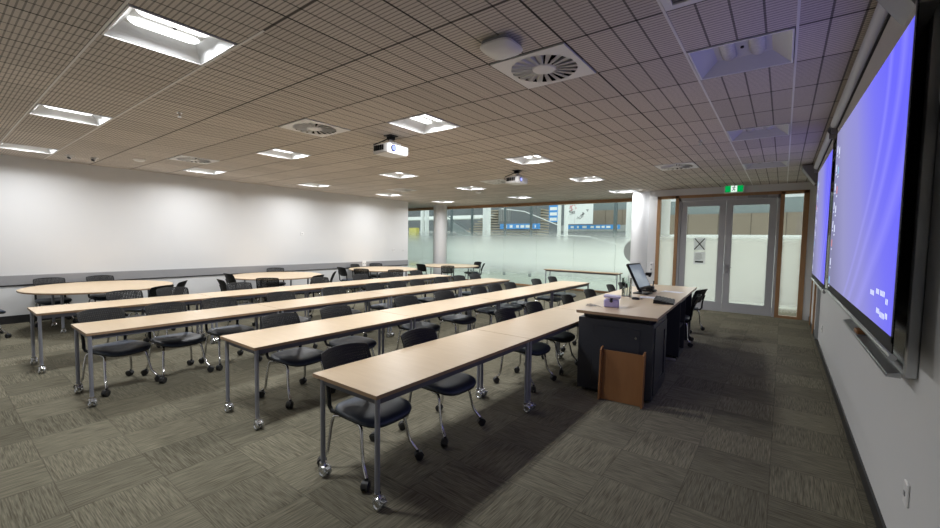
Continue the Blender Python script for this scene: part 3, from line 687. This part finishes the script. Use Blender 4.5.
# ---------------------------------------------------------------- chairs
def chair_caster():
    b = MB(); b.cyl((0, 0, .084), (0, 0, .060), .0135, 'caster_black', 10)
    for s in (-1, 1):
        W = TR(-.014, s * .016, .032) @ RX(PI / 2); b.lathe([(.012, -.012), (.027, -.012), (.0318, -.007), (.0318, .007), (.027, .012), (.012, .012)], 'caster_black', 18, W)
    vs = []; fs = []; n = 8
    for s in (-.024, .024):
        for q in range(n + 1): a = PI * q / n; vs.append((-.014 + .037 * math.cos(a), s, .036 + .037 * math.sin(a)))
    for q in range(n): fs.append((q, q + 1, n + 2 + q, n + 1 + q))
    fs += [tuple(range(n + 1)), tuple(range(n + 1, 2 * n + 2))]
    b.add(vs, fs, 'caster_black'); return b
def rrect(w, d, n, e=3.6, yshape=0):
    out = []
    for i in range(n):
        a = 2 * PI * i / n; c_, s_ = math.cos(a), math.sin(a)
        out.append((d / 2 * math.copysign(abs(c_) ** (2 / e), c_), w / 2 * math.copysign(abs(s_) ** (2 / e), s_)))
    return out
def make_chair():
    t = thing('training_chair', 'x', 'chair', (0, 0, 0), 0, 'black wheeled training chairs')
    n = 36; W, D = .50, .50
    def zoff(x, y):   # saddle with a waterfall front
        u = x / (D / 2); v = y / (W / 2)
        return -.028 * max(0, u - .25) ** 2 * 1.6 + .020 * max(0, -u - .3) + .012 * v * v - .004
    b = MB(); vs = []; fs = []
    rings = [(.92, .426), (.985, .434), (1.0, .443), (.985, .454), (.93, .463), (.78, .468), (.52, .468), (.26, .466)]
    for s, z in rings:
        for x, y in rrect(W, D, n): x *= s; y *= s * (1 - .07 * (x < 0) * abs(x) / (D / 2)); vs.append((x, y, z + zoff(x, y)))
    for k in range(len(rings) - 1):
        for i in range(n): j = (i + 1) % n; fs.append((k * n + i, k * n + j, (k + 1) * n + j, (k + 1) * n + i))
    fs.append(tuple(range(n - 1, -1, -1))); fs.append(tuple(range((len(rings) - 1) * n, len(rings) * n)))
    b.add(vs, fs, 'seat_vinyl'); b.build('seat', t, 60)
    b = MB(); vs = []; fs = []
    rings = [(.55, .400), (.90, .412), (.975, .424), (.97, .432)]
    for s, z in rings:
        for x, y in rrect(W, D, n): x *= s; y *= s; vs.append((x, y, z + zoff(x, y)))
    for k in range(len(rings) - 1):
        for i in range(n): j = (i + 1) % n; fs.append((k * n + i, k * n + j, (k + 1) * n + j, (k + 1) * n + i))
    fs.append(tuple(range(n - 1, -1, -1)))
    b.add(vs, fs, 'black_plastic'); b.build('seat_shell', t, 60)
    # perforated curved backrest
    NU, NV = 24, 13; z0, z1 = .585, .865
    def bp(u, v, off):   # u -1..1 across, v 0..1 up
        w = .205 + .022 * min(1, v * 2.2) - .020 * max(0, v - .80) * 5 * .3
        z = z0 + (z1 - z0) * v - .020 * abs(u) ** 3 * (v > .8) * (v - .8) * 5 + .03 * abs(u) ** 3 * (v < .2) * (.2 - v) * 5
        x = -.300 - .105 * v ** 1.2 + .055 * u * u + .012 * (1 - v) * (1 - u * u)
        return Vector((x + off, u * w, z))
    b = MB(); vs = []; fs = []; idx = {}
    def V(key, p):
        if key not in idx: idx[key] = len(vs); vs.append(p)
        return idx[key]
    for i in range(NU):
        for j in range(NV):
            us = [(-1 + 2 * i / NU), (-1 + 2 * (i + 1) / NU)]; vv = [j / NV, (j + 1) / NV]
            hole = 1 <= i < NU - 1 and 2 <= j < NV - 1
            L = []
            for s, off in ((0, 0.0), (1, -.011)):
                q = [V((s, i + a, j + c), bp(us[a], vv[c], off)) for a, c in ((0, 0), (1, 0), (1, 1), (0, 1))]
                if hole:
                    um, vm = sum(us) / 2, sum(vv) / 2; k = .42
                    h = [V((s, 'h', i, j, a, c), bp(um + (us[a] - um) * k, vm + (vv[c] - vm) * k, off)) for a, c in ((0, 0), (1, 0), (1, 1), (0, 1))]
                    for e in range(4): f = (q[e], q[(e + 1) % 4], h[(e + 1) % 4], h[e]); fs.append(f if s == 0 else f[::-1])
                    L.append(h)
                else: fs.append(tuple(q) if s == 0 else tuple(q[::-1]))
            if hole:
                for e in range(4): fs.append((L[0][e], L[0][(e + 1) % 4], L[1][(e + 1) % 4], L[1][e]))
    for i in range(NU):
        for j in (0, NV): fs.append((idx[(0, i, j)], idx[(0, i + 1, j)], idx[(1, i + 1, j)], idx[(1, i, j)]))
    for j in range(NV):
        for i in (0, NU): fs.append((idx[(0, i, j)], idx[(0, i, j + 1)], idx[(1, i, j + 1)], idx[(1, i, j)]))
    b.add(vs, fs, 'black_plastic'); b.build('backrest', t, 25)
    for s in (-1, 1):
        b = MB(); y = s * .205
        b.tube([(-.13, s * .19, .415), (-.235, y, .425), (-.268, y, .46), (-.272, y, .54), (-.285, y * 1.02, .63), (-.315, y * 1.03, .72)], [.014, .016, .017, .016, .015, .011], 'black_plastic', 10); b.build('back_upright', t, 50)
    for s in (-1, 1):
        for front in (1, 0):
            b = MB(); y = s * .195
            if front: pth = [(.02, y, .405), (.085, y, .395), (.115, y * 1.06, .345), (.135, y * 1.12, .26), (.165, y * 1.18, .15), (.225, y * 1.29, .080)]; cx, cy = .225, y * 1.29
            else: pth = [(-.15, y, .405), (-.205, y * 1.06, .39), (-.222, y * 1.12, .33), (-.228, y * 1.2, .22), (-.240, y * 1.24, .12), (-.270, y * 1.3, .080)]; cx, cy = -.270, y * 1.3
            P = []                      # soften the bends
            for q in range(len(pth) - 1):
                a, c = Vector(pth[q]), Vector(pth[q + 1]); p0 = Vector(pth[max(0, q - 1)]); p3 = Vector(pth[min(len(pth) - 1, q + 2)])
                for h in range(3):
                    u = h / 3; P.append(.5 * ((2 * a) + (c - p0) * u + (2 * p0 - 5 * a + 4 * c - p3) * u * u + (3 * a - p0 - 3 * c + p3) * u ** 3))
            P.append(Vector(pth[-1]))
            b.tube(P, .0125, 'chrome', 10); l = b.build('leg', t, 60)
            add_caster('chair', l, cx, cy, random.uniform(0, 6.28))
    return t
chair0 = make_chair(); used = [False]
def chair(x, y, ang, label, group):
    if not used[0]:
        chair0.location = (x, y, 0); chair0.rotation_euler = (0, 0, ang); chair0['label'] = label; chair0['group'] = group; used[0] = True; return chair0
    return dup(chair0, (x, y, 0), ang, label, group)
R = random.Random(11)
def chair_row(x, ys, rn, first_word, turn={}):
    for k, y in enumerate(ys):
        chair(x + R.uniform(-.03, .03), y, R.uniform(-.07, .07) + turn.get(k, 0), '%s wheeled chair, %s from the near end at the %s' % (first_word, ORD[k], rn), 'chairs at the %s' % rn)
chair_row(-2.45, (2.05, 2.86, 4.45, 5.25, 6.35, 7.40, 8.6, 9.25), 'nearest table row', 'black')
chair_row(-4.21, (2.45, 3.18, 4.42, 5.3, 6.32, 6.89, 7.46, 8.60, 9.45), 'second table row', 'black')
chair_row(-6.02, (1.33, 1.90, 2.53, 3.42, 4.40, 5.31, 5.90, 6.5, 7.33, 7.95, 8.6), 'third table row', 'black', {0: .30})
chair_row(-7.84, (1.90, 2.51, 3.6, 5.3, 6.42, 7.25, 8.3), 'farthest table row', 'black')
def at_table(k, deg, r, label, turn=0.0):
    cx, cy = RT[k]; a = math.radians(deg); chair(cx + r * math.cos(a), cy + r * math.sin(a), a + PI + turn, label, 'chairs around the round tables')
chair(-11.2, 1.50, 0, 'black training chair against the white wall, left of the two behind the near round table', 'chairs around the round tables')
chair(-11.2, 2.28, .05, 'black training chair against the white wall, right of the two behind the near round table', 'chairs around the round tables')
chair(-8.95, 2.36, PI + .5, 'black training chair angled at the right front of the near round table', 'chairs around the round tables')
chair(-9.50, 2.76, PI + .95, 'black training chair seen side-on at the right end of the near round table', 'chairs around the round tables')
chair(-10.40, .56, 1.65, 'black training chair at the photo left edge, only its front wheel and leg showing', 'chairs around the round tables')
chair(-9.12, 4.02, 1.45, 'black training chair seen side-on at the left end of the second round table', 'chairs around the round tables')
chair(-10.45, 4.70, 1.6, 'black training chair at the left end of the second round table near the wall', 'chairs around the round tables')
chair(-9.12, 4.68, 2.5, 'black training chair with its back to the camera at the second round table', 'chairs around the round tables')
at_table(1, 154, .82, 'black training chair against the wall behind the second round table')
chair(-9.05, 5.50, PI + .4, 'black training chair angled at the right front of the second round table', 'chairs around the round tables')
chair(-9.55, 6.20, PI + .9, 'black training chair seen side-on at the right end of the second round table', 'chairs around the round tables')
at_table(2, -95, 1.22, 'black training chair at the left end of the third round table near the wall')
at_table(2, -66, 1.30, 'black training chair in front of the left end of the third round table', .15)
at_table(2, 196, .80, 'black training chair against the wall behind the left of the third round table')
at_table(2, 152, .85, 'black training chair against the wall behind the right of the third round table')
chair(-9.2, 8.42, 2.6, 'black training chair with its back to the camera at the third round table', 'chairs around the round tables')
at_table(3, -92, 1.22, 'black training chair at the left end of the round table before the column')
chair(-9.32, 11.05, 2.3, 'black training chair with its back to the camera at the table before the column', 'chairs around the round tables')
chair(-9.36, 12.68, PI + .6, 'black training chair seen side-on at the right of the table before the column', 'chairs around the round tables')
chair(-9.98, 13.32, PI + 1.3, 'black training chair far right behind the table before the column', 'chairs around the round tables')

# ---------------------------------------------------------------- presenter's desk
DX0, DX1, DY0, DY1, DZ = -1.88, -1.01, 4.58, 8.40, .955
t = thing('presenter_desk', 'long standing-height desk with beech top and charcoal cabinets in front of the screens', 'desk', ((DX0 + DX1) / 2, DY0, 0), math.radians(3))
ox, oy = (DX0 + DX1) / 2, DY0
def rel(*a): return (a[0] - ox, a[1] - oy, a[2], a[3] - ox, a[4] - oy, a[5])
b = MB(); b.box(*rel(DX0, DY0, DZ - .032, DX1, DY1, DZ - .002), 'beech_edge'); b.box(*rel(DX0 + .001, DY0 + .001, DZ - .002, DX1 - .001, DY1 - .001, DZ), 'beech'); b.build('desktop', t, 0)
b = MB(); b.box(*rel(DX0 + .004, DY0 + .08, .03, DX1 - .045, DY0 + .90, .865), 'charcoal', r=.004); b.box(*rel(DX0 + .05, DY0 + .13, .865, DX1 - .10, DY0 + .84, DZ - .032), 'charcoal_groove'); cab = b.build('cabinet', t, 0)
b = MB()
b.box(*rel(DX0 + .18, DY0 + .072, .10, DX1 - .18, DY0 + .08, .79), 'charcoal', r=.003); dr = b.build('front_panel', cab, 0)
b = MB(); b.cyl((DX1 - .22 - ox, DY0 + .073 - oy, .70), (DX1 - .22 - ox, DY0 + .062 - oy, .70), .013, 'chrome', 12); b.build('lock', dr)
b = MB(); xx = DX1 - .045
for bx in ((DY0 + .13, .08, DY0 + .86, .18), (DY0 + .13, .72, DY0 + .86, .82), (DY0 + .13, .18, DY0 + .24, .72), (DY0 + .75, .18, DY0 + .86, .72)): b.box(*rel(xx, bx[0], bx[1], xx + .012, bx[2], bx[3]), 'charcoal')
b.build('side_door', cab, 0)
for y in (DY0 + .16, DY0 + .82):
    for x in (DX0 + .1, DX1 - .12): b = MB(); b.cyl((x - ox, y - oy, 0), (x - ox, y - oy, .032), .022, 'black_plastic', 12); b.build('foot', cab)
b = MB(); b.box(*rel(DX0 + .16, DY0 + .90, .08, DX0 + .185, DY1 - .05, .90), 'charcoal'); b.build('modesty_panel', t, 0)
b = MB(); y0, y1 = DY0 + 2.13, DY0 + 2.72; x0, x1 = DX0 + .19, DX1 - .045
b.box(*rel(x0, y0, .05, x1, y0 + .02, .88), 'charcoal'); b.box(*rel(x0, y1 - .02, .05, x1, y1, .88), 'charcoal'); b.box(*rel(x0, y0, .05, x1, y1, .07), 'charcoal'); b.box(*rel(x0, y0, .86, x1, y1, .88), 'charcoal'); b.box(*rel(x0, y0, .07, x0 + .02, y1, .86), 'charcoal'); su = b.build('shelf_unit', t, 0)
b = MB(); b.box(*rel(x0 + .02, y0 + .02, .46, x1 - .02, y1 - .02, .478), 'charcoal'); b.build('shelf', su, 0)
for y in (y0 + .06, y1 - .06):
    b = MB(); b.cyl((x1 - .06 - ox, y - oy, 0), (x1 - .06 - ox, y - oy, .05), .024, 'caster_black', 12); b.build('foot', su)
b = MB(); b.cyl((x0 + .30 - ox, y0 - .05 - oy, .03), (x0 + .30 - ox, y0 - .05 - oy, DZ - .032), .03, 'alu', 14); b.box(*rel(x0 + .05, y0 - .09, 0, x1 - .03, y0 - .02, .035), 'alu', r=.008); b.build('steel_foot', t)
b = MB(); b.box(*rel(DX0 + .19, DY1 - .14, 0, DX1 - .06, DY1 - .11, DZ - .032), 'charcoal'); b.build('end_panel', t, 0)
def on_desk(x, y, z):
    a = math.radians(3); return (ox + math.cos(a) * (x - ox) - math.sin(a) * (y - oy), oy + math.sin(a) * (x - ox) + math.cos(a) * (y - oy), z)
tag(MB().box(-.11, -.11, 0, .11, .11, .17, 'tan_board').build('carton', None, 0, on_desk(x1 - .17, (y0 + y1) / 2, .478), math.radians(3)), 'small brown carton on the open shelf under the desk', 'box')
b = MB()
for k in range(7): b.box(-.10, -.15, .0015 + k * .006, .10, .15, .007 + k * .006, 'paper')
tag(b.build('paper_stack', None, 0, on_desk(x1 - .14, (y0 + y1) / 2, .88), math.radians(3)), 'stack of white paper on top of the open shelf unit', 'paper stack')
chair(-1.48, 7.95, PI + .12, 'black training chair facing the far end of the presenter desk', 'chairs at the presenter desk')
chair(-1.56, 9.25, PI - .3, 'black training chair beyond the end of the presenter desk', 'chairs at the presenter desk')
# tan tray leaning on the desk front
t = thing('wooden_tray', 'tan wooden tray panel with side lips leaning on the desk front', 'tray', (-1.335, 4.52, 0)); t.rotation_euler = (-math.radians(3.5), 0, math.radians(4))
b = MB(); b.box(-.215, 0, .004, .215, .016, .55, 'tan_board'); b.build('panel', t, 0)
for x in (-.23, .215): b = MB(); b.prism([(0, 0), (.09, 0), (.09, .585), (.03, .575), (0, .55)], 0, .016, 'tan_board', TR(x, -.055, 0) @ Matrix(((0, 0, 1, 0), (1, 0, 0, 0), (0, 1, 0, 0), (0, 0, 0, 1)))); b.build('side_lip', t, 0)

# things on the desk
t = thing('storage_box', 'small lilac plastic box with a shifted lid on the desk', 'box', (-1.64, 5.06, DZ), .25)
b = MB(); b.box(-.085, -.075, 0, .085, .075, .095, 'lilac', r=.012); b.build('body', t)
b = MB(); b.box(-.10, -.08, .112, .095, .08, .142, 'lilac_pale', TR(0, 0, 0) @ RY(.06), r=.01); b.build('lid', t)
b = MB(); b.cyl((.0, -.08, .08), (.0, -.086, .08), .018, 'ink', 10); b.box(-.012, -.07, .085, .012, .07, .116, 'ink'); b.build('latch', t)
b = MB(); rr = []
for k in range(40): a = k * .55; q = .035 + .02 * math.sin(k * .31); rr.append((q * math.cos(a) * 1.3, q * math.sin(a), .004 + .0006 * k))
b.tube(rr, .0025, 'plastic_grey', 6); b.tube([(.03, 0, .02), (.10, .03, .006), (.14, -.02, .004)], .0025, 'plastic_grey', 6); tag(b.build('cable_coil', None, 50, (-1.84, 4.92, DZ)), 'small coil of thin grey wire at the near corner of the desk', 'cable')
t = thing('acrylic_holder', 'clear upright plastic holder beside the touch monitor', 'holder', (-1.80, 6.22, DZ))
b = MB()
for s in (-1, 1): b.box(s * .055 - .003, -.05, 0, s * .055 + .003, .05, .27, 'glass_clear')
b.box(-.055, -.05, 0, .055, -.046, .22, 'glass_clear'); b.box(-.055, .046, 0, .055, .05, .27, 'glass_clear'); b.box(-.06, -.055, 0, .06, .055, .006, 'plastic_grey'); b.build('case', t, 0)
for k, (x, h) in enumerate(((-.03, .24), (.0, .30), (.03, .26))): b = MB(); b.cyl((x, .01 * k - .01, .006), (x + .012, .012 * k, h), .007, 'alu', 8); b.build('rod', t)
# touch monitor, leaning back, facing the presenter's side
t = thing('touch_monitor', 'black tilted touch monitor showing a grey picture on the desk', 'monitor', (-1.71, 6.72, DZ), -.06)
b = MB(); b.box(-.11, -.13, 0, .12, .13, .018, 'black_plastic', r=.008); b.tube([(-.03, 0, .015), (-.05, 0, .10), (-.03, 0, .2)], .026, 'black_plastic', 12); b.build('stand', t)
M = TR(.05, 0, .085) @ RY(-math.radians(27))
b = MB(); b.box(-.035, -.28, 0, .0, .28, .43, 'black_plastic', M, r=.012); b.box(-.06, -.13, .06, -.034, .13, .28, 'black_plastic', M, r=.012); b.build('casing', t)
b = MB(); b.box(.0, -.25, .035, .002, .25, .40, 'monitor_glass', M); b.build('screen', t, 0)
t = thing('document_camera', 'black document camera with bent arm behind the touch monitor', 'document camera', (-1.73, 7.12, DZ))
b = MB(); b.box(-.12, -.10, 0, .12, .10, .03, 'black_plastic', r=.01); b.box(-.02, -.08, .03, .09, .06, .09, 'black_plastic', r=.01); b.build('base', t)
b = MB(); b.tube([(-.06, 0, .03), (-.075, 0, .20), (-.065, 0, .27), (-.02, 0, .285)], .014, 'black_plastic', 10); b.build('arm', t)
b = MB(); b.box(-.04, -.03, .255, .045, .03, .305, 'black_plastic', r=.008); b.cyl((.02, 0, .255), (.02, 0, .235), .018, 'black_plastic', 12); b.build('camera_head', t)
b = MB(); b.tube([(.07, .03, .085), (.08, .03, .15)], .008, 'black_plastic', 8); b.lathe([(.004, -.012), (.013, 0), (.004, .014)], 'black_plastic', 10, TR(.08, .03, .16)); b.build('lamp', t)
t = thing('keyboard', 'low black wedge keyboard lying on the desk by its edge', 'keyboard', (-1.235, 5.98, DZ), .16)
b = MB(); b.prism([(.12, 0), (.12, .012), (-.12, .050), (-.125, .0)], -.25, .25, 'black_plastic', Matrix(((1, 0, 0, 0), (0, 0, 1, 0), (0, 1, 0, 0), (0, 0, 0, 1)))); kb = b.build('body', t, 20)
b = MB()
for i in range(5):
    for j in range(14): x = .095 - i * .042; b.box(x - .017, -.23 + j * .0335, .012 + (.12 - x) * .158, x + .017, -.23 + j * .0335 + .027, .019 + (.12 - x) * .158, 'charcoal')
b.build('keys', t, 0)
t = thing('computer_mouse', 'dark computer mouse with cable between the monitor and the lilac box', 'mouse', (-1.60, 5.95, DZ), .4)
b = MB(); b.lathe([(.034, .0), (.036, .010), (.028, .024), (.012, .032), (.001, .034)], 'ink', 18, Matrix.Diagonal((1.5, .9, 1, 1))); b.build('shell', t, 60)
b = MB(); b.tube([(.05, 0, .01), (.09, .02, .004), (.10, .12, .004), (.04, .2, .004), (-.06, .22, .004)], .003, 'ink', 6); b.build('cable', t)
for k, (x, y, a, lab) in enumerate(((-1.48, 6.30, .2, 'white sheet of paper on the desk just in front of the monitor base'), (-1.40, 7.3, -.15, 'white sheet of paper on the far half of the desk'))):
    b = MB(); b.box(-.15, -.105, 0, .15, .105, .0016, 'paper'); b.box(-.12, -.08, .0016, .02, -.07, .0019, 'ink_grey'); b.box(-.12, -.05, .0016, .10, -.042, .0019, 'ink_grey'); tag(b.build('paper_sheet', None, 0, (x, y, DZ), a), lab, 'paper', 'papers on the desk')

# ---------------------------------------------------------------- beyond the glass: atrium
def far(name, bx, m, label=None, cat=None, kind=None, parent=None):
    b = MB(); b.box(*bx, m); o = b.build(name, parent, 0)
    if kind: o['kind'] = kind
    if label: tag(o, label, cat)
    return o
far('atrium_floor', (-50, Y_G + .05, -.08, 14, 46, -.012), 'atrium_floor', kind='structure')
far('atrium_floor_entrance', (DL - .04, Y_F + .18, -.08, 14, Y_G + .05, -.012), 'atrium_floor', kind='structure')
far('atrium_wall', (-60, 40, -.1, 16, 40.3, 9), 'atrium_grey', kind='structure')
far('entrance_wall', (-7.2, 24.2, -.05, 6, 24.5, 6.0), 'atrium_white', kind='structure')
far('entrance_side_wall', (3.4, 12.6, -.05, 3.7, 24.2, 6.0), 'atrium_white', kind='structure')
far('entrance_ledge', (-6.6, 23.5, 2.02, 3.4, 24.2, 2.19), 'atrium_white', kind='structure')
t = thing('timber_balcony', 'brown panelled balcony front seen through the glass doors', 'balcony', (-1.6, 23.6, 2.19))
b = MB(); b.box(-5.0, 0, 0, 4.9, .4, 1.03, 'panel_brown'); b.build('front', t, 0)
b = MB()
for k in range(8): b.box(-5.0 + k * 1.33, -.008, 0, -4.97 + k * 1.33, .0, 1.03, 'panel_joint')
b.build('joint', t, 0)
b = MB(); b.box(-5.0, .1, 1.03, 4.9, .14, 1.72, 'stair_glass'); b.build('glass_guard', t, 0)
t = thing('timber_balcony', 'brown panelled balcony front seen through the right of the glass wall', 'balcony', (-9.9, 30, 2.98))
b = MB(); b.box(-1.45, 0, 0, 2.0, .4, 1.08, 'panel_brown'); b.build('front', t, 0)
b = MB()
for x in (-.5, .7): b.box(x, -.008, 0, x + .03, 0, 1.08, 'panel_joint')
b.build('joint', t, 0)
b = MB(); b.box(-1.45, .1, 1.08, 2.0, .14, 1.8, 'stair_glass'); b.build('glass_guard', t, 0)
far('balcony_slab', (-14, 30, 2.55, -6.5, 31, 2.98), 'atrium_pale', kind='structure')
# hanging poster: white with red and dark scribbles (plain generic marks)
t = thing('hanging_poster', 'large white hanging poster with red and dark scribbled marks beyond the glass', 'poster', (-11.53, 28, 2.99))
b = MB(); b.box(-.96, -.02, 0, .96, .02, 1.85, 'atrium_white'); b.build('sheet', t, 0)
b = MB(); rnd = random.Random(5)
for k in range(11):
    x = rnd.uniform(-.75, .7); z = .45 + .55 * abs(x) + rnd.uniform(-.12, .12); P = [(x + rnd.uniform(-.13, .13), -.026, z + rnd.uniform(-.12, .12)) for _ in range(5)]; b.tube(P, .014, 'ink', 5)
b.build('dark_marks', t, 0)
b = MB()
for k in range(6):
    x = rnd.uniform(-.8, -.3); z = rnd.uniform(.95, 1.3); P = [(x + rnd.uniform(-.12, .12), -.026, z + rnd.uniform(-.1, .1)) for _ in range(4)]; b.tube(P, .02, 'ink_red', 5)
b.build('red_marks', t, 0)
def bluesign(x0, x1, z0, z1, y, label, vert=False):
    t = thing('blue_sign', label, 'sign', ((x0 + x1) / 2, y, z0)); w = (x1 - x0) / 2; h = z1 - z0
    b = MB(); b.box(-w, -.03, 0, w, .03, h, 'sign_blue'); b.build('board', t, 0)
    b = MB(); rnd = random.Random(int(abs(x0) * 10))
    if vert:
        for k in range(4): b.box(-w * .75, -.036, h * (.06 + .24 * k), w * .85, -.03, h * (.06 + .24 * k) + h * .14, 'atrium_white')
    else:
        x = -w * .8
        while x < w * .8: q = rnd.uniform(.06, .35); b.box(x, -.036, h * .25, x + q, -.03, h * .75, 'atrium_white'); x += q + rnd.uniform(.08, .3)
    b.build('pale_patch', t, 0)
bluesign(-13.61, -10.96, 2.42, 2.73, 21, 'blue sign band seen through the middle of the glass wall')
bluesign(-12.98, -9.02, 2.66, 2.96, 29, 'blue sign band under the white hanging poster')
bluesign(-13.9, -13.2, 3.15, 4.75, 28, 'tall blue banner left of the white hanging poster', True)
# stairs beyond the left half
t = thing('atrium_staircase', 'pale staircase with glass stringer rising beyond the glass wall', 'staircase', (0, 0, 0))
b = MB()
for k in range(13): b.box(-18.2 + k * .22, 22.4 + .02 * k, 1.6 + k * .17, -11.9, 24, 1.68 + k * .17, 'stair_tan')
b.build('treads', t, 0)
b = MB(); b.add([(-16.9, 20, 3.05), (-16.7, 20, 2.45), (-14.6, 20, 1.25), (-14.6, 20, 1.85), (-16.9, 20.05, 3.05), (-16.7, 20.05, 2.45), (-14.6, 20.05, 1.25), (-14.6, 20.05, 1.85)], [(0, 1, 2, 3), (4, 7, 6, 5), (0, 4, 5, 1), (3, 2, 6, 7), (0, 3, 7, 4), (1, 5, 6, 2)], 'stair_glass'); b.build('stringer', t, 0)
b = MB(); b.tube([(-18.5, 20, 3.6), (-16.9, 20, 3.2), (-14.6, 20, 2.05)], .03, 'steel_dark', 8); b.build('handrail', t)
far('floor_slab_upper', (-30, 25, 3.35, -16.5, 26, 3.6), 'atrium_white', kind='structure')
far('floor_slab_middle', (-30, 25, 2.25, -17.5, 26, 2.42), 'atrium_pale', kind='structure')
t = thing('ventilation_duct', 'grey slatted ventilation box high up beyond the glass wall', 'duct', (-12.7, 21.6, 2.72))
b = MB(); b.box(-1.45, 0, 0, 1.2, .5, 1.0, 'duct_grey'); b.build('casing', t, 0)
b = MB()
for k in range(7): b.box(-1.35 + k * .12, -.02, .2, -1.31 + k * .12, 0, 1.0, 'atrium_pale')
b.build('fins', t, 0)
t = thing('atrium_railing', 'thin white sloping handrail in the atrium beyond the glass', 'railing', (0, 0, 0))
b = MB(); b.tube([(-12.9, 20, 3.55), (-11.4, 20, 3.35), (-9.3, 20, 2.55)], .022, 'atrium_white', 8); b.build('upper_rail', t)
b = MB(); b.tube([(-9.0, 19, 2.05), (-7.4, 19, 2.0), (-5.6, 19, 1.55)], .022, 'atrium_white', 8); b.build('lower_rail', t)
for nm, x, y, w, m, lab in (('atrium_column', -12.52, 18, .21, 'atrium_white', 'broad pale column beyond the glass wall near its middle'), ('atrium_column', -9.33, 20, .095, 'atrium_white', 'slim pale column beyond the glass, left of a close pair by the poster'), ('atrium_column', -8.95, 20, .11, 'atrium_white', 'slim pale column beyond the glass, right of a close pair by the poster'), ('atrium_column', -7.09, 22, .10, 'steel_dark', 'dark column beyond the glass in front of the brown balcony'), ('atrium_column', -17.16, 18, .12, 'atrium_white', 'slim white column beyond the glass, next to the left wall end'), ('atrium_column', -16.80, 18, .12, 'atrium_white', 'slim white column beyond the glass, nearer the round column')):
    b = MB(); b.lathe([(w, -.012), (w, 5.5)], m, 20, TR(x, y, 0)); tag(b.build(nm, None), lab, 'column')
for x, lab in ((-13.48, 'dark upright post beyond the glass, left of the broad pale column'), (-11.38, 'dark upright post beyond the glass, right of the broad pale column'), (-14.92, 'dark upright post beyond the glass beside the round column'), (-9.88, 'thin steel post beyond the glass in line with the sloping handrail')):
    b = MB(); b.box(x - .05, 17.95, -.012, x + .05, 18.05, 4.6, 'steel_dark'); tag(b.build('atrium_post', None, 0), lab, 'post')
tag(MB().box(-20.3, 20, -.012, -19.65, 20.3, 2.5, 'yellow').build('yellow_panel', None, 0), 'yellow upright panel far beyond the left end of the glass wall', 'panel')
def strip(x0, x1, y, z, label):
    t = thing('linear_light', label, 'ceiling light', ((x0 + x1) / 2, y, z)); w = (x1 - x0) / 2
    b = MB(); b.box(-w, -.08, .02, w, .08, .06, 'white_metal'); b.box(-w + .1, -.02, .06, w - .1, .02, 3.621 - z, 'white_metal'); b.build('housing', t, 0)
    b = MB(); b.box(-w + .01, -.07, .0, w - .01, .07, .02, 'strip_light'); b.build('diffuser', t, 0)
    la = bpy.data.lights.new('lamp', 'AREA'); la.shape = 'RECTANGLE'; la.size = 2 * w - .04; la.size_y = .12; la.energy = 60; lo_ = bpy.data.objects.new('lamp', la); C.objects.link(lo_); lo_.parent = t; lo_.location = (0, 0, -.004)
far('entrance_ceiling', (DL - .3, 14.2, 3.62, 3.4, 17.2, 3.7), 'soffit', kind='structure')
strip(-.9, .2, 16.2, 3.55, 'white linear ceiling light beyond the right door leaf')
strip(.0, .9, 15.0, 3.50, 'white linear ceiling light beyond the right side panel of the doors')
strip(-2.9, -1.9, 16.8, 3.52, 'white linear ceiling light beyond the left door leaf')

# ---------------------------------------------------------------- daylight, camera
wd = bpy.data.worlds.new('sky'); bpy.context.scene.world = wd; wd.use_nodes = True
bg = wd.node_tree.nodes['Background']; bg.inputs[0].default_value = (0.88, 0.95, 1.0, 1); bg.inputs[1].default_value = 1.3

cam = bpy.data.cameras.new('camera'); co = bpy.data.objects.new('camera', cam); C.objects.link(co)
yaw, pitch, roll = 0.6462875, -0.0579339, 0.0160814
cy, sy, cp, sp, cr, sr = math.cos(yaw), math.sin(yaw), math.cos(pitch), math.sin(pitch), math.cos(roll), math.sin(roll)
fwd = Vector((-sy * cp, cy * cp, sp)); right = Vector((cy, sy, 0)); up = right.cross(fwd)
r2 = right * cr + up * sr; u2 = up * cr - right * sr
co.matrix_world = Matrix(((r2.x, u2.x, -fwd.x, 0), (r2.y, u2.y, -fwd.y, 0), (r2.z, u2.z, -fwd.z, 1.742), (0, 0, 0, 1)))
cam.sensor_width = 36; cam.lens = 414.194 / 940 * 36; cam.clip_start = .05; cam.clip_end = 200
sc = bpy.context.scene; sc.camera = co
sc.view_settings.view_transform = 'Standard'; sc.view_settings.look = 'None'; sc.view_settings.exposure = 0.45; sc.view_settings.gamma = 1.0; sc.view_settings.use_curve_mapping = False
sc.cycles.max_bounces = 10; sc.cycles.transparent_max_bounces = 12; sc.cycles.sample_clamp_indirect = 8.0; sc.cycles.caustics_reflective = False; sc.cycles.caustics_refractive = False
